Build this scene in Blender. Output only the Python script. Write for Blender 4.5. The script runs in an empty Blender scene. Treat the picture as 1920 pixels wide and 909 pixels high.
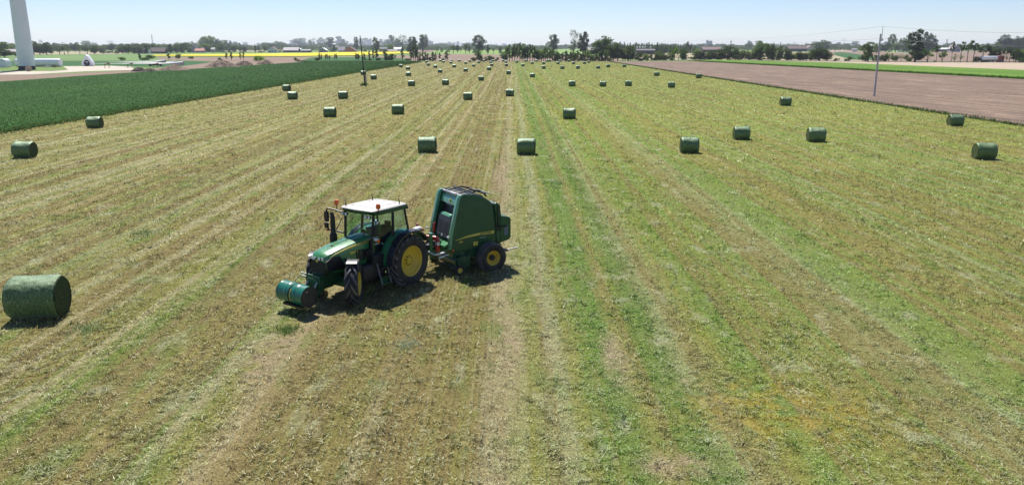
import bpy, bmesh, math, random
import numpy as np
from math import sin, cos, pi, radians, atan2, sqrt
from mathutils import Vector, Matrix
random.seed(7)
RNG = np.random.default_rng(11)
scene = bpy.context.scene
COL = scene.collection

# ------------------------------------------------------------------ camera
F, CX, CY = 1500.0, 960.0, 454.5
PITCH, CAMH = radians(13.73), 8.2
cam_d = bpy.data.cameras.new('camera'); cam = bpy.data.objects.new('camera', cam_d); COL.objects.link(cam)
cam.location = (0, 0, CAMH); cam.rotation_euler = (pi/2 - PITCH, 0, 0)
cam_d.sensor_fit = 'HORIZONTAL'; cam_d.angle = 2*math.atan(960/F)
cam_d.clip_start = 0.1; cam_d.clip_end = 30000
scene.camera = cam

# ------------------------------------------------------------------ sky, sun, exposure
SUN_EL, SUN_AZ = radians(56), radians(-17)      # azimuth from +Y towards +X
w = bpy.data.worlds.new('World'); scene.world = w; w.use_nodes = True
wn = w.node_tree; bg = wn.nodes['Background']
sky = wn.nodes.new('ShaderNodeTexSky'); sky.sky_type = 'NISHITA'; sky.sun_disc = False
sky.sun_elevation = SUN_EL; sky.sun_rotation = SUN_AZ
sky.altitude = 1500; sky.air_density = 1.0; sky.dust_density = 0.0; sky.ozone_density = 3.0
tn = wn.nodes.new('ShaderNodeMix'); tn.data_type = 'RGBA'; tn.blend_type = 'MULTIPLY'; tn.inputs[0].default_value = 1.0
wn.links.new(sky.outputs[0], tn.inputs[6]); tn.inputs[7].default_value = (0.99, 1.0, 1.17, 1)   # the camera's cool white balance
wn.links.new(tn.outputs[2], bg.inputs[0]); bg.inputs[1].default_value = 0.070
sd = bpy.data.lights.new('sun', 'SUN'); sd.energy = 5.0; sd.angle = radians(0.53); sd.color = (1.0, 0.955, 0.89)
sun = bpy.data.objects.new('sun', sd); COL.objects.link(sun)
sv = Vector((sin(SUN_AZ)*cos(SUN_EL), cos(SUN_AZ)*cos(SUN_EL), sin(SUN_EL)))
sun.rotation_euler = sv.to_track_quat('Z', 'Y').to_euler(); sun.location = (0, 0, 30)
scene.view_settings.view_transform = 'Standard'; scene.view_settings.look = 'None'
scene.view_settings.exposure = 0.55; scene.view_settings.gamma = 1.0
scene.cycles.volume_bounces = 0
scene.cycles.transparent_max_bounces = 24

# ------------------------------------------------------------------ pixel -> place helpers
SP, CP = sin(PITCH), cos(PITCH)
def ray(px, py):
    dx, dy = (px-CX)/F, (CY-py)/F
    return (dx, CP+dy*SP, -SP+dy*CP)
def G(px, py, z=0.0):                      # ground point seen at a photo pixel
    r = ray(px, py); t = (z-CAMH)/r[2]
    return (r[0]*t, r[1]*t)
def Zat(Y, py):                            # height of a point at distance Y seen on row py
    r = ray(CX, py); return CAMH + r[2]*Y/r[1]
def MPP(py):                               # metres per photo pixel for things standing at row py
    x, y = G(CX, py); return (y*CP+CAMH*SP)/F

# ------------------------------------------------------------------ node helpers
def newmat(name):
    m = bpy.data.materials.new(name); m.use_nodes = True
    nt = m.node_tree
    for n in list(nt.nodes): nt.nodes.remove(n)
    out = nt.nodes.new('ShaderNodeOutputMaterial')
    return m, nt, out
def S(nt, sock, val):
    if val is None: return
    if isinstance(val, bpy.types.NodeSocket): nt.links.new(val, sock)
    else: sock.default_value = val
def M_(nt, op, a, b=None, c=None, clamp=False):
    n = nt.nodes.new('ShaderNodeMath'); n.operation = op; n.use_clamp = clamp
    S(nt, n.inputs[0], a); S(nt, n.inputs[1], b); S(nt, n.inputs[2], c); return n.outputs[0]
def VM(nt, op, a, b=None):
    n = nt.nodes.new('ShaderNodeVectorMath'); n.operation = op
    S(nt, n.inputs[0], a); S(nt, n.inputs[1], b); return n.outputs[0]
def NOI(nt, vec, scale=1.0, detail=3.0, rough=0.55, dim='3D', w=None):
    n = nt.nodes.new('ShaderNodeTexNoise'); n.noise_dimensions = dim
    if vec is not None and dim != '1D': nt.links.new(vec, n.inputs['Vector'])
    if w is not None: nt.links.new(w, n.inputs['W'])
    n.inputs['Scale'].default_value = scale; n.inputs['Detail'].default_value = detail; n.inputs['Roughness'].default_value = rough
    return n.outputs['Fac']
def MR(nt, v, a, b, c=0.0, d=1.0, smooth=False):
    n = nt.nodes.new('ShaderNodeMapRange'); n.clamp = True
    if smooth: n.interpolation_type = 'SMOOTHSTEP'
    S(nt, n.inputs[0], v)
    for i, x in enumerate((a, b, c, d)): n.inputs[i+1].default_value = x
    return n.outputs[0]
def MIX(nt, f, a, b, mode='MIX'):
    n = nt.nodes.new('ShaderNodeMix'); n.data_type = 'RGBA'; n.blend_type = mode; n.clamp_result = False
    S(nt, n.inputs[0], f)
    for k, x in ((6, a), (7, b)):
        if isinstance(x, tuple): x = x if len(x) == 4 else (*x, 1)
        S(nt, n.inputs[k], x)
    return n.outputs[2]
def RAMP(nt, f, stops, interp='LINEAR'):
    n = nt.nodes.new('ShaderNodeValToRGB'); n.color_ramp.interpolation = interp
    cr = n.color_ramp
    while len(cr.elements) > 1: cr.elements.remove(cr.elements[-1])
    for i, (p, c) in enumerate(stops):
        e = cr.elements[0] if i == 0 else cr.elements.new(p)
        e.position = p; e.color = (*c, 1) if len(c) == 3 else c
    S(nt, n.inputs[0], f); return n.outputs[0]
def POS(nt):
    g = nt.nodes.new('ShaderNodeNewGeometry'); return g.outputs['Position']
def OBJC(nt):
    g = nt.nodes.new('ShaderNodeTexCoord'); return g.outputs['Object']
def XYZ(nt, v):
    n = nt.nodes.new('ShaderNodeSeparateXYZ'); nt.links.new(v, n.inputs[0]); return n.outputs
def SCALE(nt, v, s):
    return VM(nt, 'MULTIPLY', v, s)
def BUMP(nt, h, strength, dist):
    n = nt.nodes.new('ShaderNodeBump'); nt.links.new(h, n.inputs['Height'])
    n.inputs['Strength'].default_value = strength; n.inputs['Distance'].default_value = dist; return n.outputs[0]
def BSDF(nt, out, col, rough=0.6, metal=0.0, spec=0.5, normal=None, coat=0.0):
    b = nt.nodes.new('ShaderNodeBsdfPrincipled')
    if isinstance(col, tuple): col = (*col[:3], 1)
    S(nt, b.inputs['Base Color'], col); S(nt, b.inputs['Roughness'], rough)
    b.inputs['Metallic'].default_value = metal; b.inputs['Specular IOR Level'].default_value = spec
    if coat: b.inputs['Coat Weight'].default_value = coat; b.inputs['Coat Roughness'].default_value = 0.12
    if normal is not None: nt.links.new(normal, b.inputs['Normal'])
    if out is not None: nt.links.new(b.outputs[0], out.inputs[0])
    return b
MATS = {}
def pbr(name, col, rough=0.55, metal=0.0, spec=0.5, var=0.12, vs=3.0, dirt=None, dirtamt=0.0, bump=0.0, bs=20.0, coat=0.0):
    if name in MATS: return MATS[name]
    m, nt, out = newmat(name); p = OBJC(nt)
    n = NOI(nt, p, vs, 4.0)
    f = MR(nt, n, 0.3, 0.7, 1-var, 1+var)
    c = MIX(nt, 1.0, (*col, 1), f, 'MULTIPLY')
    if dirt:
        d = MR(nt, NOI(nt, p, vs*0.7+1.3, 6.0, 0.7), 0.42, 0.72, 0, dirtamt)
        c = MIX(nt, d, c, (*dirt, 1))
    r = MR(nt, NOI(nt, p, vs*2.3, 3.0), 0.3, 0.7, max(0.03, rough-0.08), min(1, rough+0.1))
    nm = BUMP(nt, NOI(nt, p, bs, 4.0), bump, 0.02) if bump else None
    BSDF(nt, out, c, r, metal, spec, nm, coat)
    MATS[name] = m; return m

DUST = (0.22, 0.18, 0.12)
GREEN = pbr('green_paint', (0.022, 0.205, 0.06), 0.34, spec=0.5, var=0.08, dirt=DUST, dirtamt=0.16, coat=0.5)
DGREEN = pbr('dark_green_paint', (0.010, 0.074, 0.026), 0.4, var=0.12, dirt=DUST, dirtamt=0.05, coat=0.12)
YELLOW = pbr('yellow_paint', (0.72, 0.50, 0.035), 0.42, var=0.07, dirt=DUST, dirtamt=0.35)
DECAL = pbr('yellow_decal', (0.62, 0.52, 0.09), 0.4, var=0.05)
BLACK = pbr('black_plastic', (0.008, 0.009, 0.011), 0.5, var=0.2, dirt=DUST, dirtamt=0.03)
FENDER = pbr('black_fender', (0.015, 0.017, 0.024), 0.3, var=0.1, dirt=DUST, dirtamt=0.06)
TYRE = pbr('tyre_rubber', (0.014, 0.014, 0.017), 0.62, spec=0.45, var=0.2, dirt=DUST, dirtamt=0.22, bump=0.3)
STEEL = pbr('bare_steel', (0.42, 0.42, 0.42), 0.38, metal=0.8, var=0.15)
GREY = pbr('grey_metal', (0.22, 0.22, 0.23), 0.5, var=0.12)
WHITE = pbr('white_roof_paint', (0.56, 0.53, 0.49), 0.42, var=0.05, vs=2.0, dirt=(0.55, 0.42, 0.32), dirtamt=0.25)
SEAM = pbr('roof_seam', (0.10, 0.10, 0.10), 0.6)
RED = pbr('red_paint', (0.42, 0.02, 0.016), 0.35, var=0.1, coat=0.3)
ORANGE = pbr('orange_lens', (0.80, 0.14, 0.01), 0.2, var=0.15, vs=30)
LENS = pbr('lamp_lens', (0.75, 0.78, 0.80), 0.1, spec=0.8, var=0.05)
LABELW = pbr('white_label', (0.75, 0.75, 0.72), 0.5)
DRUM = pbr('drum_green_paint', (0.008, 0.17, 0.105), 0.33, var=0.10, dirt=(0.05, 0.05, 0.03), dirtamt=0.3, coat=0.35)
RUST = pbr('rusty_steel', (0.17, 0.055, 0.03), 0.75, var=0.3, vs=6)
CONC = pbr('concrete', (0.36, 0.35, 0.33), 0.85, var=0.15, vs=1.5, bump=0.3)
WHITEP = pbr('white_turbine_paint', (0.80, 0.81, 0.83), 0.4, var=0.03, vs=0.4)
WOODD = pbr('dark_wood', (0.045, 0.032, 0.024), 0.8, var=0.25, vs=8)
TAN = pbr('pale_wood', (0.36, 0.28, 0.20), 0.8, var=0.2, vs=5)
BLUEM = pbr('navy_paint', (0.012, 0.014, 0.035), 0.4)
SEATM = pbr('seat_fabric', (0.02, 0.021, 0.026), 0.8)

def glassmat():
    m, nt, out = newmat('cab_glass')
    t = nt.nodes.new('ShaderNodeBsdfTransparent'); t.inputs[0].default_value = (0.80, 0.90, 0.89, 1)
    g = nt.nodes.new('ShaderNodeBsdfGlossy'); g.inputs['Roughness'].default_value = 0.03
    fr = nt.nodes.new('ShaderNodeLayerWeight'); fr.inputs[0].default_value = 0.5
    ge = nt.nodes.new('ShaderNodeNewGeometry')
    f = M_(nt, 'MULTIPLY', M_(nt, 'MULTIPLY_ADD', M_(nt, 'POWER', fr.outputs['Facing'], 4.0), 0.7, 0.06, True), M_(nt, 'SUBTRACT', 1.0, ge.outputs['Backfacing']))
    mx = nt.nodes.new('ShaderNodeMixShader'); nt.links.new(f, mx.inputs[0])
    nt.links.new(t.outputs[0], mx.inputs[1]); nt.links.new(g.outputs[0], mx.inputs[2])
    nt.links.new(mx.outputs[0], out.inputs[0]); return m
GLASS = glassmat()

# ------------------------------------------------------------------ object helpers
def props(o, label=None, cat=None, group=None, kind=None):
    if label: o['label'] = label
    if cat: o['category'] = cat
    if group: o['group'] = group
    if kind: o['kind'] = kind
    return o
def empty(name, loc=(0, 0, 0), rz=0.0, **k):
    o = bpy.data.objects.new(name, None); COL.objects.link(o); o.location = loc; o.rotation_euler = (0, 0, rz)
    o.empty_display_size = 0.3
    return props(o, **k)
def link(name, me, parent=None, loc=None, **k):
    o = bpy.data.objects.new(name, me); COL.objects.link(o)
    if parent is not None: o.parent = parent
    if loc is not None: o.location = loc
    return props(o, **k)
def copy_tree(o, parent=None):
    c = o.copy(); COL.objects.link(c); c.parent = parent
    for ch in [x for x in bpy.data.objects if x.parent == o]: copy_tree(ch, c)
    return c

class MB:
    def __init__(s): s.v, s.f, s.mi = [], [], []; s.T = Matrix()
    def add(s, vs, fs, mat=0):
        b = len(s.v)
        s.v += [tuple(s.T @ Vector(p)) for p in vs]
        s.f += [tuple(b+i for i in f) for f in fs]; s.mi += [mat]*len(fs); return s
    def box(s, c, d, rot=None, mat=0, taper=1.0):
        x, y, z = d[0]/2, d[1]/2, d[2]/2; t = taper
        vs = [Vector(p) for p in ((-x,-y,-z),(x,-y,-z),(x,y,-z),(-x,y,-z),(-x*t,-y*t,z),(x*t,-y*t,z),(x*t,y*t,z),(-x*t,y*t,z))]
        if rot:
            from mathutils import Euler
            R = Euler(rot).to_matrix(); vs = [R @ p for p in vs]
        c = Vector(c)
        return s.add([p+c for p in vs], [(0,3,2,1),(4,5,6,7),(0,1,5,4),(1,2,6,5),(2,3,7,6),(3,0,4,7)], mat)
    def loft(s, rings, mat=0, cap=True, closed=True):
        n = len(rings[0]); vs = [p for r in rings for p in r]; fs = []
        for i in range(len(rings)-1):
            for j in range(n if closed else n-1):
                k = (j+1) % n
                fs.append((i*n+j, i*n+k, (i+1)*n+k, (i+1)*n+j))
        if cap: fs += [tuple(range(n))[::-1], tuple(range((len(rings)-1)*n, len(rings)*n))]
        return s.add(vs, fs, mat)
    def cyl(s, a, b, r0, r1=None, n=12, mat=0, cap=True):
        return s.tube([a, b], [r0, r0 if r1 is None else r1], n, mat, cap)
    def tube(s, pts, r, n=8, mat=0, cap=True):
        pts = [Vector(p) for p in pts]
        if not isinstance(r, (list, tuple)): r = [r]*len(pts)
        rings = []; u = None
        for i, p in enumerate(pts):
            d = (pts[min(i+1, len(pts)-1)]-pts[max(i-1, 0)]).normalized()
            if u is None:
                u = d.cross(Vector((0, 0, 1)) if abs(d.z) < 0.9 else Vector((1, 0, 0))).normalized()
            u = (u - d*u.dot(d)).normalized(); v = d.cross(u)
            rings.append([p + (u*cos(2*pi*k/n)+v*sin(2*pi*k/n))*r[i] for k in range(n)])
        return s.loft(rings, mat, cap)
    def lathe(s, prof, n=32, c=(0, 0, 0), axis='y', mat=0, cap=False):
        rings = []
        for r, h in prof:
            ring = []
            for k in range(n):
                a = 2*pi*k/n; p = (r*cos(a), h, r*sin(a)) if axis == 'y' else ((h, r*cos(a), r*sin(a)) if axis == 'x' else (r*cos(a), r*sin(a), h))
                ring.append((p[0]+c[0], p[1]+c[1], p[2]+c[2]))
            rings.append(ring)
        return s.loft(rings, mat, cap)
    def prism(s, poly, a0, a1, plane='xz', mat=0):
        def P(u, v, a): return (u, a, v) if plane == 'xz' else ((u, v, a) if plane == 'xy' else (a, u, v))
        return s.loft([[P(u, v, a0) for u, v in poly], [P(u, v, a1) for u, v in poly]], mat)
    def sphere(s, c, r, n=12, m=8, sc=(1, 1, 1), mat=0):
        rings = []
        for i in range(m+1):
            t = pi*(0.02+0.96*i/m)
            rings.append([(c[0]+sc[0]*r*sin(t)*cos(2*pi*k/n), c[1]+sc[1]*r*sin(t)*sin(2*pi*k/n), c[2]+sc[2]*r*cos(t)) for k in range(n)])
        return s.loft(rings, mat)
    def mesh(s, name, mats, ang=38):
        me = bpy.data.meshes.new(name); me.from_pydata(s.v, [], s.f)
        for m in (mats if isinstance(mats, (list, tuple)) else [mats]): me.materials.append(m)
        me.polygons.foreach_set('material_index', s.mi)
        bm = bmesh.new(); bm.from_mesh(me); bmesh.ops.recalc_face_normals(bm, faces=bm.faces); bm.to_mesh(me); bm.free()
        me.polygons.foreach_set('use_smooth', [True]*len(me.polygons))
        me.set_sharp_from_angle(angle=radians(ang)); me.update(); return me
    def build(s, name, mats, parent=None, bevel=0.0, loc=None, ang=38, **k):
        o = link(name, s.mesh(name, mats, ang), parent, loc, **k)
        if bevel:
            b = o.modifiers.new('bevel', 'BEVEL'); b.width = bevel; b.segments = 2; b.limit_method = 'ANGLE'; b.angle_limit = radians(35)
        return o

def text_mesh(txt, size, mat, extrude=0.002):
    cu = bpy.data.curves.new('lettering', 'FONT'); cu.body = txt; cu.size = size; cu.extrude = extrude; cu.offset = size*0.018
    cu.align_x = 'CENTER'; cu.align_y = 'CENTER'
    o = bpy.data.objects.new('lettering', cu); COL.objects.link(o)
    dg = bpy.context.evaluated_depsgraph_get(); dg.update()
    me = bpy.data.meshes.new_from_object(o.evaluated_get(dg)); me.name = 'lettering'
    bpy.data.objects.remove(o); bpy.data.curves.remove(cu)
    me.materials.clear(); me.materials.append(mat); return me

def numpy_tris(name, V, mat, tint=None, parent=None, nper=3, **k):
    """V: (n*nper,3) float array, one polygon every nper vertices."""
    me = bpy.data.meshes.new(name); n = len(V)//nper
    me.vertices.add(len(V)); me.vertices.foreach_set('co', V.astype(np.float32).ravel())
    me.loops.add(len(V)); me.loops.foreach_set('vertex_index', np.arange(len(V), dtype=np.int32))
    me.polygons.add(n); me.polygons.foreach_set('loop_start', np.arange(0, len(V), nper, dtype=np.int32))
    if tint is not None:
        a = me.attributes.new('tint', 'FLOAT', 'FACE'); a.data.foreach_set('value', tint.astype(np.float32))
    me.update(calc_edges=True); me.materials.append(mat)
    return link(name, me, parent, **k)

def vnoise(x, y, s, seed=0):
    r = np.random.default_rng(seed).random((256, 256))
    u, v = x/s+1000.0, y/s+1000.0
    i, j = np.floor(u).astype(int), np.floor(v).astype(int)
    a, b = u-i, v-j; a = a*a*(3-2*a); b = b*b*(3-2*b)
    q = lambda p, t: r[p % 256, t % 256]
    return (q(i, j)*(1-a)+q(i+1, j)*a)*(1-b)+(q(i, j+1)*(1-a)+q(i+1, j+1)*a)*b

# ------------------------------------------------------------------ hay field colour (shared by soil and stubble)
LEFT_X, RIGHT_X, FAR_Y = -50.0, 54.0, 474.0
ORDER = {}
def field_color(nt):
    p = POS(nt); x, y, z = XYZ(nt, p)
    wob = M_(nt, 'SUBTRACT', NOI(nt, SCALE(nt, p, (0.12, 0.05, 0)), 1.0, 2.0), 0.5)
    wob2 = M_(nt, 'SUBTRACT', NOI(nt, SCALE(nt, p, (2.0, 0.7, 0)), 1.0, 3.0, 0.65), 0.5)
    xw = M_(nt, 'ADD', M_(nt, 'MULTIPLY_ADD', wob, 0.9, x), M_(nt, 'MULTIPLY', wob2, 0.6))
    tan, brn, olv, grn, dgr, pal = (0.355,0.325,0.105), (0.26,0.22,0.08), (0.28,0.305,0.068), (0.165,0.285,0.045), (0.07,0.17,0.025), (0.46,0.41,0.26)
    sg = (0.38, 0.43, 0.23)
    st = [(-16,olv),(-14.6,tan),(-13.2,brn),(-12,olv),(-10.8,grn),(-9.8,brn),(-8.6,tan),(-7.5,grn),(-6.8,olv),(-6.1,(0.42,0.34,0.19)),(-5.3,brn),(-4.0,olv),(-3.0,brn),(-1.6,olv),(-0.9,brn),(-0.2,pal),(0.5,olv),
          (1.1,sg),(1.7,olv),(2.2,grn),(2.7,dgr),(3.1,tan),(3.5,grn),(3.9,dgr),(4.7,sg),(5.6,olv),(6.5,grn),(7.8,olv),(9.4,brn),(10.8,sg),(12.4,grn),(15,tan)]
    near = RAMP(nt, MR(nt, xw, -16.0, 16.0), [((a+16)/32, c) for a, c in st])
    s1 = NOI(nt, None, 0.36, 2.0, 0.6, '1D', xw)
    far = RAMP(nt, s1, [(0.30,brn),(0.38,tan),(0.44,brn),(0.49,olv),(0.53,sg),(0.57,grn),(0.62,olv),(0.68,tan),(0.8,olv)])
    ax = M_(nt, 'ABSOLUTE', x)
    c = MIX(nt, MR(nt, ax, 13.0, 17.0, 0, 1, True), near, far)
    # broad tone: straw coloured to the left, yellow green to the right
    side = MR(nt, M_(nt, 'MULTIPLY_ADD', wob, 6.0, x), -4, 6, 0, 1, True)
    c = MIX(nt, MR(nt, y, 25, 90, 0.18, 0.50), c, MIX(nt, side, (0.46,0.40,0.145,1), (0.44,0.465,0.10,1)))
    # drawn lines left by mower, rake and tyres
    l1 = NOI(nt, SCALE(nt, p, (1.7, 0.010, 0)), 1.0, 3.0, 0.6)
    c = MIX(nt, MR(nt, l1, 0.515, 0.58, 0, 0.75), c, MIX(nt, side, (0.28,0.225,0.10,1), (0.30,0.265,0.09,1)))
    c = MIX(nt, MR(nt, l1, 0.47, 0.40, 0, 0.75), c, MIX(nt, side, (0.52,0.47,0.29,1), (0.25,0.37,0.08,1)))
    fade = MR(nt, y, 40, 300, 1.0, 0.45)
    for xc, hw_, col_, amt in ((2.45, 0.85, (0.16,0.32,0.05,1), 0.60), (-0.45, 0.38, (0.52,0.48,0.30,1), 0.60), (1.15, 0.35, (0.46,0.46,0.27,1), 0.55), (-3.0, 1.9, (0.285,0.22,0.085,1), 0.50), (4.0, 0.5, (0.13,0.27,0.04,1), 0.5)):      # the lanes that run the whole length
        bnd = MR(nt, M_(nt, 'ABSOLUTE', M_(nt, 'SUBTRACT', xw, xc)), hw_, hw_*0.45, 0, 1, True)
        brk = MR(nt, NOI(nt, SCALE(nt, p, (1.3, 0.10, 0)), 1.0, 4.0, 0.7), 0.38, 0.52, 0.25, 1.0)
        c = MIX(nt, M_(nt, 'MULTIPLY', M_(nt, 'MULTIPLY', M_(nt, 'MULTIPLY', bnd, brk), fade), amt), c, col_)
    pt = NOI(nt, SCALE(nt, p, (0.9, 0.30, 0)), 1.0, 4.0, 0.6)
    c = MIX(nt, MR(nt, pt, 0.54, 0.66, 0, 0.55), c, (*grn, 1))
    pt2 = NOI(nt, SCALE(nt, VM(nt, 'ADD', p, (31.0, 17.0, 0)), (0.8, 0.25, 0)), 1.0, 5.0, 0.65)
    c = MIX(nt, MR(nt, pt2, 0.56, 0.70, 0, 0.45), c, (0.36,0.285,0.15,1))
    pt3 = NOI(nt, SCALE(nt, VM(nt, 'ADD', p, (77.0, 5.0, 0)), (1.6, 0.7, 0)), 1.0, 4.0, 0.6)
    c = MIX(nt, MR(nt, pt3, 0.60, 0.70, 0, 0.55), c, (0.10,0.18,0.04,1))
    pt5 = NOI(nt, SCALE(nt, VM(nt, 'ADD', p, (11.0, 95.0, 0)), (1.2, 0.5, 0)), 1.0, 4.0, 0.6)
    c = MIX(nt, MR(nt, pt5, 0.57, 0.68, 0, 0.7), c, (0.52,0.54,0.35,1))
    for bx_, by_, rx_, ry_ in ((2.78, 20.2, 0.45, 2.2), (-6.6, 20.5, 0.8, 2.6), (0.05, 21.0, 0.35, 3.5), (3.3, 14.6, 0.9, 0.7), (-0.8, 52, 0.6, 9.0)):      # worn bare patches
        q = VM(nt, 'MULTIPLY', VM(nt, 'SUBTRACT', p, (bx_, by_, 0)), (1/rx_, 1/ry_, 0)); lq = nt.nodes.new('ShaderNodeVectorMath'); lq.operation = 'LENGTH'; nt.links.new(q, lq.inputs[0])
        qf = M_(nt, 'MULTIPLY', MR(nt, lq.outputs['Value'], 1.3, 0.3, 0, 1, True), MR(nt, NOI(nt, p, 1.6, 4.0, 0.7), 0.36, 0.56), None, True)
        c = MIX(nt, M_(nt, 'MULTIPLY', qf, 0.8), c, (0.50,0.40,0.28,1))
    # scorched golden patch front right
    d = VM(nt, 'MULTIPLY', VM(nt, 'SUBTRACT', p, (6.3, 17.2, 0)), (0.30, 0.42, 0))
    ln = nt.nodes.new('ShaderNodeVectorMath'); ln.operation = 'LENGTH'; nt.links.new(d, ln.inputs[0])
    pf = M_(nt, 'MULTIPLY', MR(nt, ln.outputs['Value'], 1.15, 0.25, 0, 1, True), MR(nt, NOI(nt, p, 1.9, 4.0, 0.65), 0.44, 0.56), None, True)
    c = MIX(nt, M_(nt, 'MULTIPLY', pf, 0.6), c, (0.48,0.37,0.05,1))
    g = NOI(nt, p, 5.0, 3.0, 0.7)
    c = MIX(nt, 1.0, c, MR(nt, g, 0.3, 0.7, 0.70, 1.30), 'MULTIPLY')
    return c, p, x, y
def soil_mat():
    m, nt, out = newmat('stubble_soil'); c, p, x, y = field_color(nt)
    c = MIX(nt, MR(nt, y, 18, 85, 0.25, 0.0), c, (0.30,0.235,0.14,1))
    c = MIX(nt, 1.0, c, (0.58,0.57,0.50,1), 'MULTIPLY')      # soil colour darkened to paint in the shadow gaps between stems
    fn = NOI(nt, p, 26.0, 2.0, 0.7)
    c = MIX(nt, 1.0, c, MR(nt, fn, 0.34, 0.66, 0.40, 1.5), 'MULTIPLY')
    # the grain that still shows further off, drawn out along the lie of the ground
    fg = NOI(nt, SCALE(nt, p, (3.0, 0.8, 0)), 1.0, 2.0, 0.8)
    k = MR(nt, y, 60, 130, 0.0, 1.0)
    c = MIX(nt, k, c, MIX(nt, 1.0, c, MR(nt, fg, 0.32, 0.68, 0.62, 1.34), 'MULTIPLY'))
    fg2 = NOI(nt, SCALE(nt, p, (0.9, 0.16, 0)), 1.0, 3.0, 0.8)
    c = MIX(nt, MR(nt, y, 120, 220, 0.0, 1.0), c, MIX(nt, 1.0, c, MR(nt, fg2, 0.35, 0.65, 0.72, 1.26), 'MULTIPLY'))
    h = M_(nt, 'ADD', NOI(nt, p, 14.0, 3.0, 0.7), M_(nt, 'MULTIPLY', NOI(nt, p, 2.5, 3.0), 1.5))
    BSDF(nt, out, c, 0.95, 0, 0.1, BUMP(nt, h, 0.8, 0.06)); return m
def stubble_mat():
    m, nt, out = newmat('cut_grass'); c, p, x, y = field_color(nt)
    a = nt.nodes.new('ShaderNodeAttribute'); a.attribute_name = 'tint'; t = a.outputs['Fac']
    c = MIX(nt, 1.0, c, MR(nt, t, 0.12, 0.75, 0.42, 1.85), 'MULTIPLY')
    c = MIX(nt, MR(nt, t, 0.86, 0.88, 0, 0.75), c, (0.50,0.50,0.28,1))     # dry straw
    c = MIX(nt, MR(nt, t, 0.96, 0.97, 0, 0.5), c, (0.16,0.30,0.06,1))     # fresh shoots
    d = nt.nodes.new('ShaderNodeBsdfDiffuse'); nt.links.new(c, d.inputs[0])
    tr = nt.nodes.new('ShaderNodeBsdfTranslucent'); nt.links.new(c, tr.inputs[0])
    gl = nt.nodes.new('ShaderNodeBsdfGlossy'); gl.inputs['Roughness'].default_value = 0.45; gl.inputs[0].default_value = (0.7,0.75,0.65,1)
    m1 = nt.nodes.new('ShaderNodeMixShader'); m1.inputs[0].default_value = 0.45
    nt.links.new(d.outputs[0], m1.inputs[1]); nt.links.new(tr.outputs[0], m1.inputs[2])
    m2 = nt.nodes.new('ShaderNodeMixShader'); m2.inputs[0].default_value = 0.05
    nt.links.new(m1.outputs[0], m2.inputs[1]); nt.links.new(gl.outputs[0], m2.inputs[2])
    nt.links.new(m2.outputs[0], out.inputs[0]); return m

# ------------------------------------------------------------------ ground sheets
def sheet(name, pts, mat, z, thick=0.0, kind='structure'):
    me = bpy.data.meshes.new(name); n = len(pts)
    vs = [(x, y, z) for x, y in pts]; fs = [tuple(range(n))]
    if thick:
        vs += [(x, y, z-thick) for x, y in pts]
        fs += [(i, (i+1) % n, n+(i+1) % n, n+i) for i in range(n)]
    me.from_pydata(vs, [], fs); me.materials.append(mat)
    bm = bmesh.new(); bm.from_mesh(me); bmesh.ops.recalc_face_normals(bm, faces=bm.faces)
    bmesh.ops.triangulate(bm, faces=[f for f in bm.faces if len(f.verts) > 4]); bm.to_mesh(me); bm.free()
    if me.polygons and me.polygons[0].normal.z < -0.5: me.flip_normals()
    return link(name, me, kind=kind)
def ground_mat(name, c1, c2, sc=(0.3, 0.05, 0), fine=1.2, contrast=0.25, bump=0.0, c3=None, lines=0.0, ldir=(1, 0)):
    m, nt, out = newmat(name); p = POS(nt)
    c = MIX(nt, MR(nt, NOI(nt, SCALE(nt, p, sc), 1.0, 5.0, 0.65), 0.38, 0.62), (*c1, 1), (*c2, 1))
    if c3: c = MIX(nt, MR(nt, NOI(nt, SCALE(nt, p, (sc[0]*3, sc[1]*3, 0)), 1.0, 4.0, 0.6), 0.55, 0.7, 0, 0.8), c, (*c3, 1))
    c = MIX(nt, 1.0, c, MR(nt, NOI(nt, p, fine, 4.0, 0.75), 0.32, 0.68, 1-contrast, 1+contrast), 'MULTIPLY')
    if lines:
        x, y, z = XYZ(nt, p)
        q = M_(nt, 'ADD', M_(nt, 'MULTIPLY', x, ldir[0]), M_(nt, 'MULTIPLY', y, ldir[1]))
        ln = NOI(nt, None, 0.6, 3.0, 0.7, '1D', q)
        c = MIX(nt, 1.0, c, MR(nt, ln, 0.35, 0.65, 1-lines, 1+lines), 'MULTIPLY')
    nm = BUMP(nt, NOI(nt, p, fine*1.5, 4.0, 0.7), bump, 0.15) if bump else None
    BSDF(nt, out, c, 0.95, 0, 0.1, nm); return m
g_meadow = ground_mat('meadow_grass', (0.12,0.19,0.055), (0.16,0.22,0.07), (0.01,0.004,0), 0.3, 0.12)
g_crop = ground_mat('cereal_crop', (0.022,0.067,0.010), (0.031,0.086,0.012), (0.05,0.02,0), 1.6, 0.5, 0.9, lines=0.14, ldir=(1, 0.02))
g_plough = ground_mat('ploughed_soil', (0.215,0.155,0.115), (0.17,0.124,0.094), (0.08,0.03,0), 1.6, 0.34, 1.0, (0.32,0.235,0.17), lines=0.28, ldir=(0.98, 0.17))
g_earth = ground_mat('pink_earth', (0.25,0.18,0.135), (0.20,0.15,0.11), (0.02,0.01,0), 0.8, 0.2)
g_rape = ground_mat('rapeseed_bloom', (0.70,0.55,0.03), (0.62,0.54,0.05), (0.02,0.01,0), 0.8, 0.15)
g_lime = ground_mat('bright_crop', (0.09,0.175,0.022), (0.12,0.21,0.03), (0.05,0.01,0), 1.0, 0.3, 0.6)
g_dark = ground_mat('dark_crop', (0.035,0.10,0.03), (0.045,0.115,0.035), (0.02,0.01,0), 0.5, 0.2)
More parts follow.
